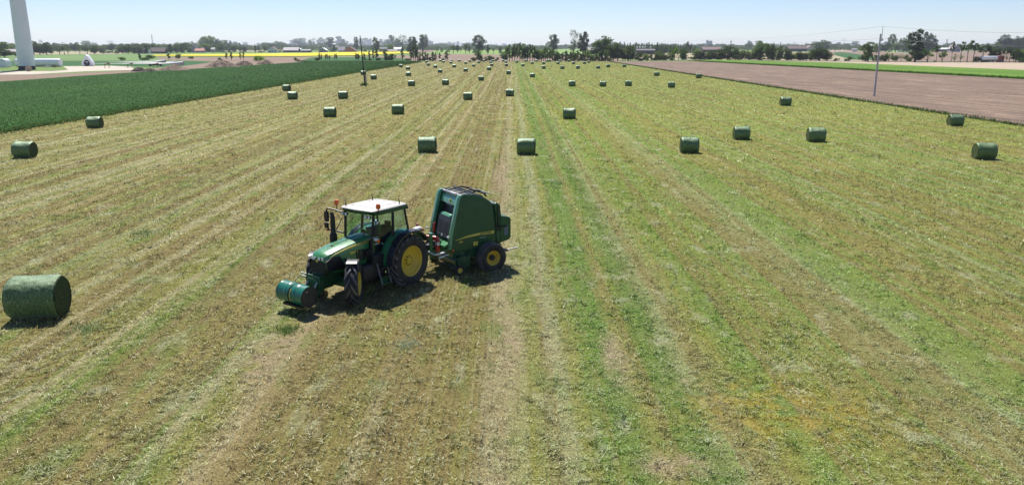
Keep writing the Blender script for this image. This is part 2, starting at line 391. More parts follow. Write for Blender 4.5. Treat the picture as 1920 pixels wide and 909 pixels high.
g_pale = ground_mat('pale_soil', (0.42,0.335,0.245), (0.38,0.305,0.225), (0.03,0.01,0), 0.6, 0.12, lines=0.1, ldir=(0.1, 1))
g_buff = ground_mat('buff_field', (0.36,0.31,0.20), (0.31,0.27,0.17), (0.006,0.004,0), 0.3, 0.12)
g_sand = ground_mat('sand_track', (0.52,0.46,0.38), (0.45,0.40,0.33), (0.1,0.1,0), 0.7, 0.15)
g_asph = ground_mat('asphalt', (0.055,0.055,0.058), (0.065,0.065,0.066), (0.1,0.1,0), 2.0, 0.15)
g_lgrn = ground_mat('light_meadow', (0.17,0.27,0.06), (0.21,0.31,0.085), (0.01,0.005,0), 0.3, 0.12)

def PG(*pp): return [G(x, y) for x, y in pp]
R_ = 6100
sheet('ground', [(R_*cos(a*pi/24), 2600+R_*sin(a*pi/24)) for a in range(48)], g_meadow, -0.06)
soil = soil_mat()
sheet('hay_field', [(LEFT_X, -30), (RIGHT_X, -30), (RIGHT_X, FAR_Y), (LEFT_X, FAR_Y)], soil, 0.0)
edge = [G(x, y) for x, y in ((790,115.6),(750,113.6),(604,113.9),(560,117.6),(500,121.3),(430,126.2),(350,130.6),(250,137),(130,145),(60,150.3),(0,154.5),(-120,163))]
sheet('crop_field', [(LEFT_X, -30), (LEFT_X, FAR_Y-30)] + edge + [(-260, 130), (-260, -30)], g_crop, 0.16, 0.2)
sheet('dirt_strip', PG((-200,175),(150,146),(360,132),(470,124.5),(540,120.5),(640,114.2),(420,114.3),(330,126),(200,135),(100,139.2),(-200,145)), g_earth, -0.03)
sheet('access_track', PG((-200,143.5),(60,139.6),(160,134),(250,131.5),(250,125.5),(206,123.6),(118,124.6),(128,131.2),(100,133.6),(0,134.2),(-200,136)), g_sand, -0.02)
sheet('near_meadow', PG((-300,114.2),(640,114.2),(330,126),(250,125),(118,124.2),(-300,126)), g_dark, -0.045)
sheet('light_meadow', PG((-300,102.8),(300,101.6),(330,106.5),(300,114.2),(-300,115)), ground_mat('mown_meadow', (0.15,0.24,0.08), (0.13,0.20,0.07), (0.01,0.006,0), 0.4, 0.15), -0.04)
sheet('buff_field', PG((60,97.2),(235,96.0),(232,101.2),(60,102.6)), g_buff, -0.035)
sheet('green_strip_field', PG((330,100.0),(480,99.6),(560,99.0),(540,103.3),(330,104.2)), g_lgrn, -0.035)
sheet('stubble_strip_field', PG((420,92.4),(545,92.0),(540,96.5),(425,97.0)), g_buff, -0.035)
sheet('ploughed_strip', PG((290,107.2),(620,106.8),(770,104),(770,113.6),(604,113.9),(560,116),(400,116),(300,112)), g_earth, -0.036)
sheet('green_wedge_field', PG((585,108.0),(690,107.0),(770,110.5),(770,114.2),(555,116.2)), g_dark, -0.03)
sheet('rapeseed_field', PG((285,104.3),(470,102.4),(560,100.5),(640,98.7),(740,97.6),(768,98.3),(766,100.6),(672,104.6),(560,106.4),(290,106.0)), g_rape, 0.5, 0.5)
sheet('ploughed_field', PG((760,104.8),(840,101.4),(945,102.8),(1160,104.5),(1160,117.3),(760,114.5)), g_earth, -0.03)
sheet('far_green_field', PG((800,92.2),(1150,92.8),(1160,101.8),(945,102.6),(800,101.2)), g_lgrn, -0.028)
sheet('brown_patch_field', PG((765,93.4),(822,93.0),(806,99.2),(765,100.2)), g_earth, -0.026)
sheet('ploughed_soil_field', [(RIGHT_X+0.6, -30), (RIGHT_X+0.6, FAR_Y+8)] + PG((1200,115.2),(1305,115.4),(1570,129.4),(1920,148.6),(2200,164)) + [(220, -30)], g_plough, -0.01)
sheet('lime_crop_strip', PG((1290,114.2),(1345,112.9),(1570,118.6),(1920,132.8),(2200,143),(2200,164),(1920,148.4),(1570,129.2)), g_lime, 0.25, 0.3)
sheet('pale_soil_strip', PG((1400,114.0),(1700,116.6),(2300,119.8),(2300,147),(1920,133),(1570,119.0)), g_pale, -0.02)
sheet('road', PG((1200,112.4),(1560,115.6),(2400,119.6),(2400,118.0),(1560,114.8),(1200,112.0)), g_asph, 0.0)
sheet('slope_field', PG((1160,98),(2400,98),(2400,117.6),(1560,114.6),(1160,111.8)), g_buff, -0.04)
sheet('brown_slope_field', PG((1556,97.0),(1900,96.0),(2100,117),(1640,114.5),(1560,103)), g_earth, -0.03)
sheet('green_slope_field', PG((1563,98.8),(1580,98.2),(1640,106.5),(1640,113.3),(1600,112.4),(1566,104.0)), g_dark, -0.02)
sheet('pale_far_field', PG((1545,91.6),(1600,91.2),(1606,96.4),(1552,97)), g_pale, -0.02)
sheet('green_far_field', PG((1290,92.0),(1318,91.4),(1330,97.5),(1280,98)), g_lgrn, -0.02)
sheet('pale_grass_field', PG((1668,96.2),(1704,95.8),(1708,99.4),(1660,98.6)), g_lgrn, -0.015)

# ------------------------------------------------------------------ cut grass of the hay field (nobody could count it)
stub = stubble_mat()
def lane_density(x):
    d = np.ones_like(x)
    for c, w_, k in ((2.78,0.3,0.55),(-6.0,0.5,0.3),(-0.3,0.5,0.5),(-10.0,0.8,0.6),(9.8,0.8,0.6),(12.2,0.5,0.6)):
        d *= 1-(1-k)*np.exp(-((x-c)/w_)**2)
    return d
def grass_band(y0, y1, dens, h, wd, lay, seed, slope=0.70, extra=1.5):
    rng = np.random.default_rng(seed)
    X1 = min(slope*y1+extra, 60); area = 2*X1*(y1-y0); n = int(area*dens)
    x = rng.uniform(-X1, X1, n); y = rng.uniform(y0, y1, n)
    keep = (np.abs(x) < slope*y+extra) & (x > LEFT_X+0.3) & (x < RIGHT_X-0.2); x, y = x[keep], y[keep]
    fine_ = 0.14 if y1 < 60 else 0.5
    d = (0.15+0.85*vnoise(x, y, 0.42, 3))*(0.06+1.4*vnoise(x, y, fine_, 13)**1.8)*(0.45+0.55*vnoise(x, y*0.6, 1.3, 5))*lane_density(x+0.6*(vnoise(x, y*0.3, 3.0, 8)-0.5))
    keep = rng.random(len(x)) < d*1.35; x, y = x[keep], y[keep]; n = len(x)
    rw = (x > -5.3) & (x < -0.5) & (y < 75) & (rng.random(n) < 0.85); pitch = 0.155 if y1 < 33 else 0.31      # drilled rows show between the raked lanes
    x = np.where(rw, np.round(x/pitch)*pitch+rng.normal(0, 0.022, n)+0.03*np.sin(y*0.7), x)
    tuft = 0.5*vnoise(x, y, 0.42, 3)+0.5*vnoise(x, y, 0.14, 13)
    hh = h*rng.uniform(0.5, 1.3, n)*(0.35+1.3*tuft); ww = wd*rng.uniform(0.6, 1.5, n)
    a = rng.uniform(0, 2*pi, n); b = rng.uniform(0, 2*pi, n)
    lean = rng.uniform(0.3, 2.6, n); straw = rng.random(n) < lay
    lean = np.where(straw, rng.uniform(2.0, 7.0, n), lean)
    vert = hh/np.sqrt(1+lean*lean)*np.where(straw, 0.8, 1.0); hor = hh*lean/np.sqrt(1+lean*lean)*np.where(straw, 1.5, 0.85)
    ww = np.where(straw, ww*0.75, ww)
    z0 = np.where(straw, rng.uniform(0.005, 0.05, n), -0.005)
    V = np.empty((n, 3, 3))
    V[:, 0] = np.stack([x-cos_(a)*ww/2, y-sin_(a)*ww/2, z0], 1)
    V[:, 1] = np.stack([x+cos_(a)*ww/2, y+sin_(a)*ww/2, z0], 1)
    V[:, 2] = np.stack([x+cos_(b)*hor, y+sin_(b)*hor, z0+vert], 1)
    t = 0.55*rng.random(n)+0.45*np.clip((vnoise(x, y, 0.17 if y1 < 60 else 0.6, 31)-0.2)/0.6, 0, 1); t = np.where(straw, 0.86+0.14*t, t*0.86+np.where(t > 0.985, 0.12, 0))
    return V.reshape(-1, 3), t
cos_, sin_ = np.cos, np.sin
parts_ = [grass_band(11.5, 20, 3000, 0.085, 0.020, 0.16, 1), grass_band(20, 32, 1150, 0.10, 0.029, 0.15, 2),
          grass_band(32, 55, 380, 0.12, 0.046, 0.12, 3), grass_band(55, 95, 80, 0.15, 0.08, 0.10, 4, extra=3),
          grass_band(95, 170, 20, 0.18, 0.15, 0.08, 5, extra=4), grass_band(170, 290, 6.0, 0.2, 0.27, 0.06, 6, extra=6), grass_band(290, 473, 2.2, 0.2, 0.45, 0.05, 7, extra=9)]
numpy_tris('cut_grass', np.concatenate([p[0] for p in parts_]), stub, np.concatenate([p[1] for p in parts_]), kind='stuff')

# ------------------------------------------------------------------ leafy texture of crops and verges
def leafmat(name, c1, c2, trans=0.3, objcol=False):
    m, nt, out = newmat(name); p = POS(nt)
    a = nt.nodes.new('ShaderNodeAttribute'); a.attribute_name = 'tint'
    c = MIX(nt, a.outputs['Fac'], (*c1, 1), (*c2, 1))
    c = MIX(nt, 1.0, c, MR(nt, NOI(nt, p, 0.35, 3.0), 0.3, 0.7, 0.75, 1.25), 'MULTIPLY')
    if objcol:
        oi = nt.nodes.new('ShaderNodeObjectInfo'); c = MIX(nt, 1.0, c, oi.outputs['Color'], 'MULTIPLY')
    d = nt.nodes.new('ShaderNodeBsdfDiffuse'); nt.links.new(c, d.inputs[0])
    tr = nt.nodes.new('ShaderNodeBsdfTranslucent'); nt.links.new(c, tr.inputs[0])
    m1 = nt.nodes.new('ShaderNodeMixShader'); m1.inputs[0].default_value = trans
    nt.links.new(d.outputs[0], m1.inputs[1]); nt.links.new(tr.outputs[0], m1.inputs[2])
    nt.links.new(m1.outputs[0], out.inputs[0]); return m
def blades(x, y, z0, h, wd, rng):
    n = len(x); a = rng.uniform(0, 2*pi, n); b = rng.uniform(0, 2*pi, n); hh = h*rng.uniform(0.5, 1.3, n); ww = wd*rng.uniform(0.6, 1.4, n); L = rng.uniform(0.1, 0.8, n)
    V = np.empty((n, 3, 3)); z = np.broadcast_to(z0, (n,))
    V[:, 0] = np.stack([x-cos_(a)*ww/2, y-sin_(a)*ww/2, z], 1); V[:, 1] = np.stack([x+cos_(a)*ww/2, y+sin_(a)*ww/2, z], 1)
    V[:, 2] = np.stack([x+cos_(b)*hh*L, y+sin_(b)*hh*L, z+hh], 1); return V.reshape(-1, 3)
rng = np.random.default_rng(5)
# cereal leaves: thick near the hay field, thinner further back
n = 260000; y = 58+410*rng.random(n)**1.5; x = -50-190*rng.random(n)**1.7
el = [(790,115.6),(750,113.6),(604,113.9),(560,117.6),(500,121.3),(430,126.2),(350,130.6),(250,137),(130,145),(60,150.3),(0,154.5),(-120,163)][::-1]
dep = y*CP+CAMH*SP; ppx = CX+F*x/dep; ppy = CY-F*(y*SP-CAMH*CP)/dep
k_ = (ppy > np.interp(ppx, [e[0] for e in el], [e[1] for e in el])+0.8) & (x < -50.1); x, y = x[k_], y[k_]; n = len(x)
numpy_tris('crop_leaves', blades(x, y, 0.14, 0.12, 0.05+y*0.00045, rng), leafmat('crop_leaf', (0.025,0.075,0.011), (0.048,0.12,0.020)), rng.random(n)**2, kind='stuff')
n = 9000; y = 55+390*rng.random(n); x = -50.0+rng.normal(0, 0.35, n)*(0.6+1.6*vnoise(y*0, y, 7.0, 41))
numpy_tris('field_edge_grass', blades(x, y, 0.0, 0.42, 0.12, rng), leafmat('edge_grass', (0.05,0.12,0.03), (0.22,0.25,0.08)), rng.random(n), kind='stuff')
n = 9000; y = 60+392*rng.random(n); x = RIGHT_X+0.3+rng.normal(0, 0.35, n)*(0.4+vnoise(y*0, y, 5.0, 4))
numpy_tris('verge_weeds', blades(x, y, -0.01, 0.42, 0.12, rng)[:], leafmat('verge_weed', (0.05,0.11,0.025), (0.15,0.20,0.055)), rng.random(n), kind='stuff')
pa, pb = np.array(G(1305, 115.4)), np.array(G(1960, 150.8)); n = 9000; t = rng.random(n)
x = pa[0]+(pb[0]-pa[0])*t+rng.normal(0, 0.5, n); y = pa[1]+(pb[1]-pa[1])*t+rng.normal(0, 0.5, n)
numpy_tris('crop_edge_leaves', blades(x, y, 0.0, 0.65, 0.22, rng), leafmat('lime_leaf', (0.05,0.13,0.015), (0.12,0.25,0.03)), rng.random(n), kind='stuff')

# loose hay left lying by the rake: long pale stems in wisps along the lanes
def wisps():
    r = np.random.default_rng(21); V, T = [], []
    for _ in range(620):
        cx = r.choice([1.1, 0.6, 2.6, 3.9, 5.2, -7.2, -9.5, -11.5, 7.4, 9.0, 10.8, 12.4, -2.5, -13.5])+r.normal(0, 0.55); cy = 12+62*r.random()**1.7
        k = int(r.integers(8, 40)); sp = r.uniform(0.12, 0.55); x = cx+r.normal(0, sp, k); y = cy+r.normal(0, sp*1.3, k); a = r.normal(r.uniform(0, 3.1), 0.8, k)
        L = r.uniform(0.05, 0.20, k)*(1+(r.random(k) > 0.93)*0.8); w_ = 0.005+0.0002*cy; z = r.uniform(0.035, 0.085, k)
        V.append(np.stack([np.stack([x-np.sin(a)*w_, y+np.cos(a)*w_, z], 1), np.stack([x+np.sin(a)*w_, y-np.cos(a)*w_, z], 1), np.stack([x+np.cos(a)*L, y+np.sin(a)*L, z+r.uniform(-0.03, 0.05, k)], 1)], 1).reshape(-1, 3))
        T.append(np.clip(r.random()*0.8+r.random(k)*0.3, 0, 1))
    return np.concatenate(V), np.concatenate(T)
V_, T_ = wisps(); numpy_tris('loose_hay', V_, leafmat('loose_stem', (0.22,0.32,0.12), (0.56,0.58,0.40)), T_, kind='stuff')

# a few clumps of greener uncut growth near the camera
for (px, py, r_, hh, k, lab) in ((540,620,0.34,0.16,190,'small bright green clump of grass in front of the drum shadow'),
                              (165,618,0.5,0.09,300,'flattened grey green wad of hay right of the nearest bale'),
                              (765,645,0.45,0.08,260,'pale loose wisp of hay on the brown stubble below the tractor'),
                              (272,437,0.55,0.10,260,'dark green wad of hay left of the tractor'),
                              (1045,345,0.8,0.10,260,'dark green wad of hay right of the baler')):
    cx, cy = G(px, py); rr = np.random.default_rng(int(px)); u = rr.normal(0, r_*0.5, k); v = rr.normal(0, r_*0.6, k)
    c1, c2 = {540: ((0.12,0.22,0.05), (0.26,0.36,0.12)), 165: ((0.14,0.22,0.09), (0.34,0.42,0.20)), 765: ((0.4,0.43,0.28), (0.7,0.72,0.5)), 272: ((0.10,0.17,0.07), (0.24,0.32,0.15)), 1045: ((0.09,0.20,0.05), (0.22,0.34,0.12))}[px]
    numpy_tris('grass_clump', blades(u, v, 0.0, hh, 0.03, rr), leafmat('clump_%d' % px, c1, c2), rr.random(k), loc=(cx, cy, 0.0), label=lab, cat='grass clump', kind='stuff')

# ------------------------------------------------------------------ round bales in net wrap
def bale_mats():
    m, nt, out = newmat('net_wrap'); p = OBJC(nt); x, y, z = XYZ(nt, p)
    fib = NOI(nt, SCALE(nt, p, (22, 40, 40)), 1.0, 4.0, 0.75)
    c = MIX(nt, MR(nt, fib, 0.38, 0.62), (0.025,0.058,0.016,1), (0.115,0.21,0.07,1))
    c = MIX(nt, MR(nt, NOI(nt, SCALE(nt, p, (60, 8, 8)), 1.0, 3.0, 0.7), 0.52, 0.68, 0, 0.8), c, (0.46,0.58,0.36,1))
    c = MIX(nt, MR(nt, NOI(nt, p, 3.5, 3.0), 0.35, 0.65, 0.0, 0.35), c, (0.06,0.10,0.04,1))
    oi = nt.nodes.new('ShaderNodeObjectInfo'); c = MIX(nt, 1.0, c, RAMP(nt, oi.outputs['Random'], [(0, (0.78,0.80,0.80)), (0.35, (1.0,1.0,0.95)), (0.7, (1.05,1.0,0.8)), (1, (1.25,1.2,1.15))]), 'MULTIPLY')
    h = M_(nt, 'ADD', fib, NOI(nt, p, 60.0, 2.0, 0.6))
    b = BSDF(nt, out, c, 0.45, 0, 0.75, BUMP(nt, h, 0.5, 0.025)); b.inputs['Specular Tint'].default_value = (0.75, 1.0, 0.75, 1)
    b.inputs['Sheen Weight'].default_value = 0.5; b.inputs['Sheen Roughness'].default_value = 0.38; b.inputs['Sheen Tint'].default_value = (0.70, 0.95, 0.72, 1)
    m2, nt, out = newmat('bale_end'); p = OBJC(nt); x, y, z = XYZ(nt, p)
    r = M_(nt, 'SQRT', M_(nt, 'ADD', M_(nt, 'MULTIPLY', y, y), M_(nt, 'POWER', M_(nt, 'SUBTRACT', z, 0.66), 2.0)))
    ang = M_(nt, 'ARCTAN2', M_(nt, 'SUBTRACT', z, 0.66), y)
    sp = NOI(nt, None, 22.0, 3.0, 0.75, '1D', M_(nt, 'ADD', r, M_(nt, 'MULTIPLY', ang, 0.018)))
    n = NOI(nt, p, 26.0, 5.0, 0.75)
    c = MIX(nt, MR(nt, M_(nt, 'ADD', sp, M_(nt, 'MULTIPLY', n, 0.8)), 0.75, 1.05), (0.020,0.040,0.014,1), (0.12,0.155,0.06,1))
    BSDF(nt, out, c, 0.85, 0, 0.15, BUMP(nt, M_(nt, 'ADD', sp, n), 0.9, 0.05))
    return m, m2
NETW, BEND = bale_mats()
def bale_parts(nseg, nlen, amp, seed):
    from mathutils import noise as mn
    R0, L = 0.66, 1.34
    def ringpt(a, x, r):
        n = mn.noise(Vector((cos(a)*1.6+seed, sin(a)*1.6, x*1.5)))*amp + mn.noise(Vector((cos(a)*6, sin(a)*6+seed, x*7)))*amp*0.35
        rr = r+n; zz = rr*sin(a); zz = max(zz, -R0*0.955+0.0)          # settled flat where it lies
        return (x, rr*cos(a)*1.01, zz+R0*0.955)
    bulge = lambda t: R0*(0.982+0.018*(2*t-1)**2-0.075*max(0, abs(2*t-1)-0.80)/0.2*max(0, abs(2*t-1)-0.80)/0.2)
    prof = [(-0.5+t/(nlen), bulge(t/nlen)) for t in range(nlen+1)]
    rings = [[ringpt(2*pi*k/nseg, u*L, r) for k in range(nseg)] for u, r in prof]
    w_ = MB(); w_.loft(rings, cap=False)
    ends = []
    for sgn in (-1, 1):
        e = MB(); er = []
        for j, (q, dx) in enumerate(((0.925, 0.0), (0.88, 0.035), (0.82, 0.012), (0.7, 0.04), (0.55, 0.02), (0.36, 0.045), (0.18, 0.02), (0.03, 0.035))):
            er.append([ringpt(2*pi*k/nseg, sgn*(L*0.5+dx*(0 if j == 0 else 1)), R0*q) for k in range(nseg)])
        e.loft(er, cap=True); ends.append(e)
    return w_, ends
def make_bale(near, var=0.0):
    t = empty('hay_bale', cat='hay bale')
    w_, ends = bale_parts(*((96, 30, 0.034, 3.1) if near == 2 else ((44, 20, 0.045, 5.0+var) if near == 1 else (24, 10, 0.035, 8.0+var))))
    w_.build('net_wrap', NETW, t, ang=80)
    for e in ends: e.build('end_face', BEND, t, ang=80)
    if near == 2:
        rr = np.random.default_rng(4); n = 2600; a = rr.uniform(0, 2*pi, n); xx = rr.uniform(-0.66, 0.66, n); r = 0.655
        c = np.stack([xx, r*cos_(a), 0.63+r*sin_(a)], 1); nn = np.stack([0*a, cos_(a), sin_(a)], 1); tt = np.stack([0*a, -sin_(a), cos_(a)], 1)
        l = rr.uniform(0.02, 0.07, n)[:, None]; th = rr.uniform(-1.2, 1.2, n)[:, None]; d = np.cos(th)*tt+np.sin(th)*np.array([[1.0, 0, 0]])
        V = np.stack([c-tt*0.003, c+np.array([[1.0, 0, 0]])*0.005, c+d*l+nn*rr.uniform(0.0, 0.03, n)[:, None]], 1).reshape(-1, 3)
        numpy_tris('loose_stems', V, leafmat('bale_stem', (0.06,0.12,0.05), (0.26,0.35,0.22)), rr.random(n), t, kind='stuff')
    return t
def ordw(n):
    o1 = ['', 'first', 'second', 'third', 'fourth', 'fifth', 'sixth', 'seventh', 'eighth', 'ninth', 'tenth', 'eleventh', 'twelfth', 'thirteenth', 'fourteenth', 'fifteenth', 'sixteenth', 'seventeenth', 'eighteenth', 'nineteenth']
    if n < 20: return o1[n]
    tens = {2: 'twent', 3: 'thirt', 4: 'fort', 5: 'fift', 6: 'sixt', 7: 'sevent'}
    return tens[n//10]+'ieth' if n % 10 == 0 else tens[n//10]+'y-'+o1[n % 10]
def place_label(i, n):
    return 'leftmost' if i == 0 else ('rightmost' if i == n-1 else ordw(i+1)+' from the left')
BASES = []
near_bales = [
 (54,604,8,'largest and nearest round green bale, cut off by the left edge'), (39,297,3,'round green bale at the left edge beyond the nearest one'),
 (173,241,4,'round green bale beside the dark crop at the far left'), (536,171,-14,'slightly slumped round bale at the edge of the dark crop'),
 (547,187,2,'round green bale just in front of the slumped one by the dark crop'), (642,186,0,'round green bale left of the dark pole, alone between two rows'),
 (617,220,0,'round green bale standing straight above the tractor cab'), (745,215,0,'round green bale between the tractor cab and the dark pole'),
 (877,188,0,'round green bale above the baler, on the brown lane'), (800,287,0,'round green bale directly behind the baler roof'),
 (987,291,-5,'round green bale right of the baler beside the bright green lane'), (1068,224,0,'round green bale right of the green lane in mid field'),
 (956,181,-3,'round green bale at the top of the bright green lane'), (1295,288,-3,'leftmost of the three round bales across the right middle of the field'),
 (1393,263,-4,'middle and smallest of the three round bales right of centre'), (1534,267,-7,'round bale third of three across the right middle, with a dark left end'),
 (1853,300,-8,'round green bale nearest the right edge of the picture'), (1796,237,-5,'round green bale against the ploughed soil at the right'),
 (1475,199,-4,'round green bale below the weedy edge of the ploughed soil'), (1311,147,-3,'small round bale against the edge of the ploughed soil, right of a pair'),
 (1260,165,-4,'small round bale right of three that lie level in the right half'), (1232,143,0,'small round bale just above the bale that ends the level row')]
protos = [[make_bale(2)], [make_bale(1, v) for v in (0, 3.3, 7.7, 12.1)], [make_bale(0, v) for v in (0, 4.1, 9.3)]]; used = set()
def put_bale(px, py, rz, label, lvl, group):
    o = random.choice([q for q in protos[lvl] if q.name not in used] or protos[lvl])
    if o.name in used: o = copy_tree(o)
    else: used.add(o.name)
    X, Y = G(px, py); o.location = (X, Y+0.62, -0.04); BASES.append((X, Y+0.62, radians(rz), lvl)); o.rotation_euler = (0, 0, radians(rz)+(pi if random.random() < 0.5 and lvl < 2 else 0))
    s = random.uniform(0.96, 1.04) if lvl else 1.07; o.scale = (s, s, s*random.uniform(0.95, 1.0)); o['label'] = label; o['group'] = group; o['category'] = 'hay bale'
for i, (px, py, rz, lb) in enumerate(near_bales):
    put_bale(px, py, rz, lb, 0 if i == 0 else 1, 'round bales spread over the field')
rows_ = {
 'level with the dark pole foot': [(1179,162),(1131,163),(1073,162.6),(771,162),(835,160)],
 'in the scattered fifth row from the far end': [(700,149.6),(680.6,141),(765.6,143.2),(902,151.8),(953.7,139.8),(998.5,145.6),(825,137),(873,135)],
 'in the fourth row from the far end': [(751.5,126.7),(764.6,131.3),(917,132.3),(1019.6,129.7),(1054.6,130.1),(1083.8,129.6),(1122,129.3),(816,127.7),(851.5,127)],
 'in the third row from the far end': [(803,123.8),(888,125.6),(922,124.4),(949.6,124.8),(980.6,125),(1140.7,126.8),(1170.8,126.3)],
 'in the second row from the far end': [(799.6,118.4),(831.7,118.1),(845.4,119.8),(873,120.4),(898,119.4),(920.4,119.6),(948.7,119),(969,118.1),(998,120.8),(1019.6,121),(1046.5,121.1),(1075.5,121),(1096,120.6),(1104.6,118.4)],
 'in the last row along the far end': [(825.4,115.9),(846.5,115.8),(861,116),(881,116.6),(907,116),(924,116),(944,116.1),(985.6,116.2),(1006,116.2),(1026.8,116.2),(1031.2,116.1),(1049.8,116.3),(1067,116.3)]}
for ph, lst in rows_.items():
    lst.sort()
    for i, (px, py) in enumerate(lst):
        put_bale(px, py, random.uniform(-5, 5), 'round bale, '+place_label(i, len(lst))+' '+ph, 1 if py > 134 else 2, 'round bales '+ph)

# stems standing against the foot of bales and wheels
V_ = []; rr = np.random.default_rng(8)
for X, Y, a, lvl in BASES:
    if Y > 130: continue
    k = 520 if lvl == 0 else 150; u = rr.uniform(-0.72, 0.72, k); v = rr.normal(-0.30, 0.12, k)
    V_.append(blades(X+u*cos(a)-v*sin(a), Y+u*sin(a)+v*cos(a), 0.0, 0.15, 0.024 if lvl == 0 else 0.05, rr))
for X, Y in ((-3.72, 27.3), (-5.16, 25.14), (-0.78, 29.1), (-6.6, 26.2), (-0.2, 29.6)):
    k = 200; V_.append(blades(X+rr.normal(0, 0.22, k), Y+rr.normal(-0.1, 0.22, k), 0.0, 0.12, 0.024, rr))
V_ = np.concatenate(V_); numpy_tris('stems_at_bale_feet', V_, stub, rr.random(len(V_)//3)*0.85, kind='stuff')
# ------------------------------------------------------------------ wheels
LUG = pbr('sunlit_lug_rubber', (0.085,0.085,0.09), 0.38, spec=0.7, var=0.3, dirt=DUST, dirtamt=0.4)  # lugs lighter than the tyre: sun highlights painted in, plus dust
def superring(x, w_, h_, zc, n=20, e=3.0):
    """rounded-box ring in the yz plane at x (w_, h_ half sizes)."""
    r = []
    for k in range(n):
        a = 2*pi*(k+0.5)/n; c, s = cos(a), sin(a)
        r.append((x, w_*abs(c)**(2/e)*(1 if c >= 0 else -1), zc+h_*abs(s)**(2/e)*(1 if s >= 0 else -1)))
    return r
def wheel(parent, loc, R, W, Rr, side, steer=0.0, lugs=20, lug_h=0.045, narrow=False, rimdepth=0.16):
    """side=+1: outer face towards +y."""
    a = W/2; s = side
    t = MB()
    prof = [(Rr, -a*0.72), (Rr*1.04, -a*0.86), (Rr+(R-Rr)*0.35, -a*1.02), (Rr+(R-Rr)*0.72, -a*0.99), (R*0.955, -a*0.86), (R*0.985-lug_h*0.6, -a*0.55), (R-lug_h*0.8, 0),
            (R*0.985-lug_h*0.6, a*0.55), (R*0.955, a*0.86), (Rr+(R-Rr)*0.72, a*0.99), (Rr+(R-Rr)*0.35, a*1.02), (Rr*1.04, a*0.86), (Rr, a*0.72)]
    t.lathe(prof, 48)
    tyre = t.build('tyre', TYRE, parent, loc=loc, ang=50); tyre.rotation_euler = (0, random.uniform(0, 1), steer)
    l = MB()
    for i in range(lugs):
        for sd in (-1, 1):
            a0 = 2*pi*(i+(0.5 if sd > 0 else 0))/lugs
            ring = []
            K = 4
            for k in range(K+1):
                u = k/K; yy = sd*a*(0.02+0.98*u); aa = a0-0.42*u*(1.3/ (R*1.3+0.1))
                rb = (R-lug_h*1.1)-(0.06*R*max(0, u-0.6)/0.4); rt = R-(0.075*R*max(0, u-0.65)/0.35)
                hw = (0.036 if lug_h < 0.06 else 0.044)+0.014*(1-u)
                P_ = lambda r_, an: (r_*cos(an), yy, r_*sin(an))
                ring.append([P_(rb, aa-hw/R*1.4), P_(rt, aa-hw/R), P_(rt, aa+hw/R), P_(rb, aa+hw/R*1.4)])
            l.loft(ring)
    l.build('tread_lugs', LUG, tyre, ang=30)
    r = MB(); d = rimdepth
    r.lathe([(Rr*1.03, -s*a*0.74), (Rr*0.95, -s*a*0.62), (Rr*0.93, s*a*0.60), (Rr*0.955, s*a*0.66), (Rr*1.045, s*a*0.80), (Rr*1.07, s*a*0.84), (Rr*1.045, s*a*0.88), (Rr*0.97, s*a*0.80), (Rr*0.93, s*(a*0.6)),
             (Rr*0.90, s*(a*0.48)), (Rr*0.84, s*(a*0.46)), (Rr*0.80, s*(a*0.36)), (Rr*0.62, s*(a*0.72-d)), (Rr*0.42, s*(a*0.72-d)), (Rr*0.38, s*(a*0.86-d)), (Rr*0.02, s*(a*0.88-d))], 40)
    rim = r.build('rim', YELLOW, tyre, ang=35)
    hr_ = 1.9 if narrow else 1.0
    h = MB(); h.lathe([(Rr*0.23*hr_, s*(a*0.8-d)), (Rr*0.22*hr_, s*(a*1.05-d)), (Rr*0.12*hr_, s*(a*1.12-d)), (0.005, s*(a*1.12-d))], 20)
    h.build('hub', YELLOW if not narrow else BLACK, tyre)
    b = MB()
    for k in range(8):
        an = 2*pi*k/8; c = (Rr*0.31*cos(an), 0, Rr*0.31*sin(an))
        b.cyl((c[0], s*(a*0.84-d), c[2]), (c[0], s*(a*0.98-d), c[2]), 0.022, n=6)
    b.build('wheel_nuts', BLACK, tyre)
    return tyre

# ------------------------------------------------------------------ tractor (x forward, y to its left, origin under the rear axle)
TH = radians(34)
TR = empty('tractor', (-4.45, 27.8, -0.03), atan2(-cos(TH), -sin(TH)), label='green tractor with white roof and yellow wheel rims towing the baler', cat='tractor')
for s_ in (1, -1):
    wheel(TR, (0, s_*0.90, 0.92), 0.93, 0.52, 0.52, s_, lugs=19, lug_h=0.055)
ST = radians(36)
for s_ in (1, -1):
    wheel(TR, (2.62, s_*0.88, 0.70), 0.71, 0.42, 0.37, s_, steer=ST, lugs=12, lug_h=0.07)
# chassis
m = MB(); m.box((1.0, 0, 0.85), (2.2, 0.55, 0.62)); m.box((0.0, 0, 0.95), (0.7, 1.1, 0.5)); m.cyl((0, -0.7, 0.92), (0, 0.7, 0.92), 0.17, n=16)
m.box((2.4, 0, 0.86), (1.9, 0.46, 0.50)); m.box((2.62, 0, 0.68), (0.34, 1.2, 0.22)); m.box((3.15, 0, 0.75), (0.5, 0.52, 0.34)); m.cyl((2.62, -0.72, 0.7), (2.62, 0.72, 0.7), 0.14, n=12)
m.build('chassis', DGREEN, TR, bevel=0.03)
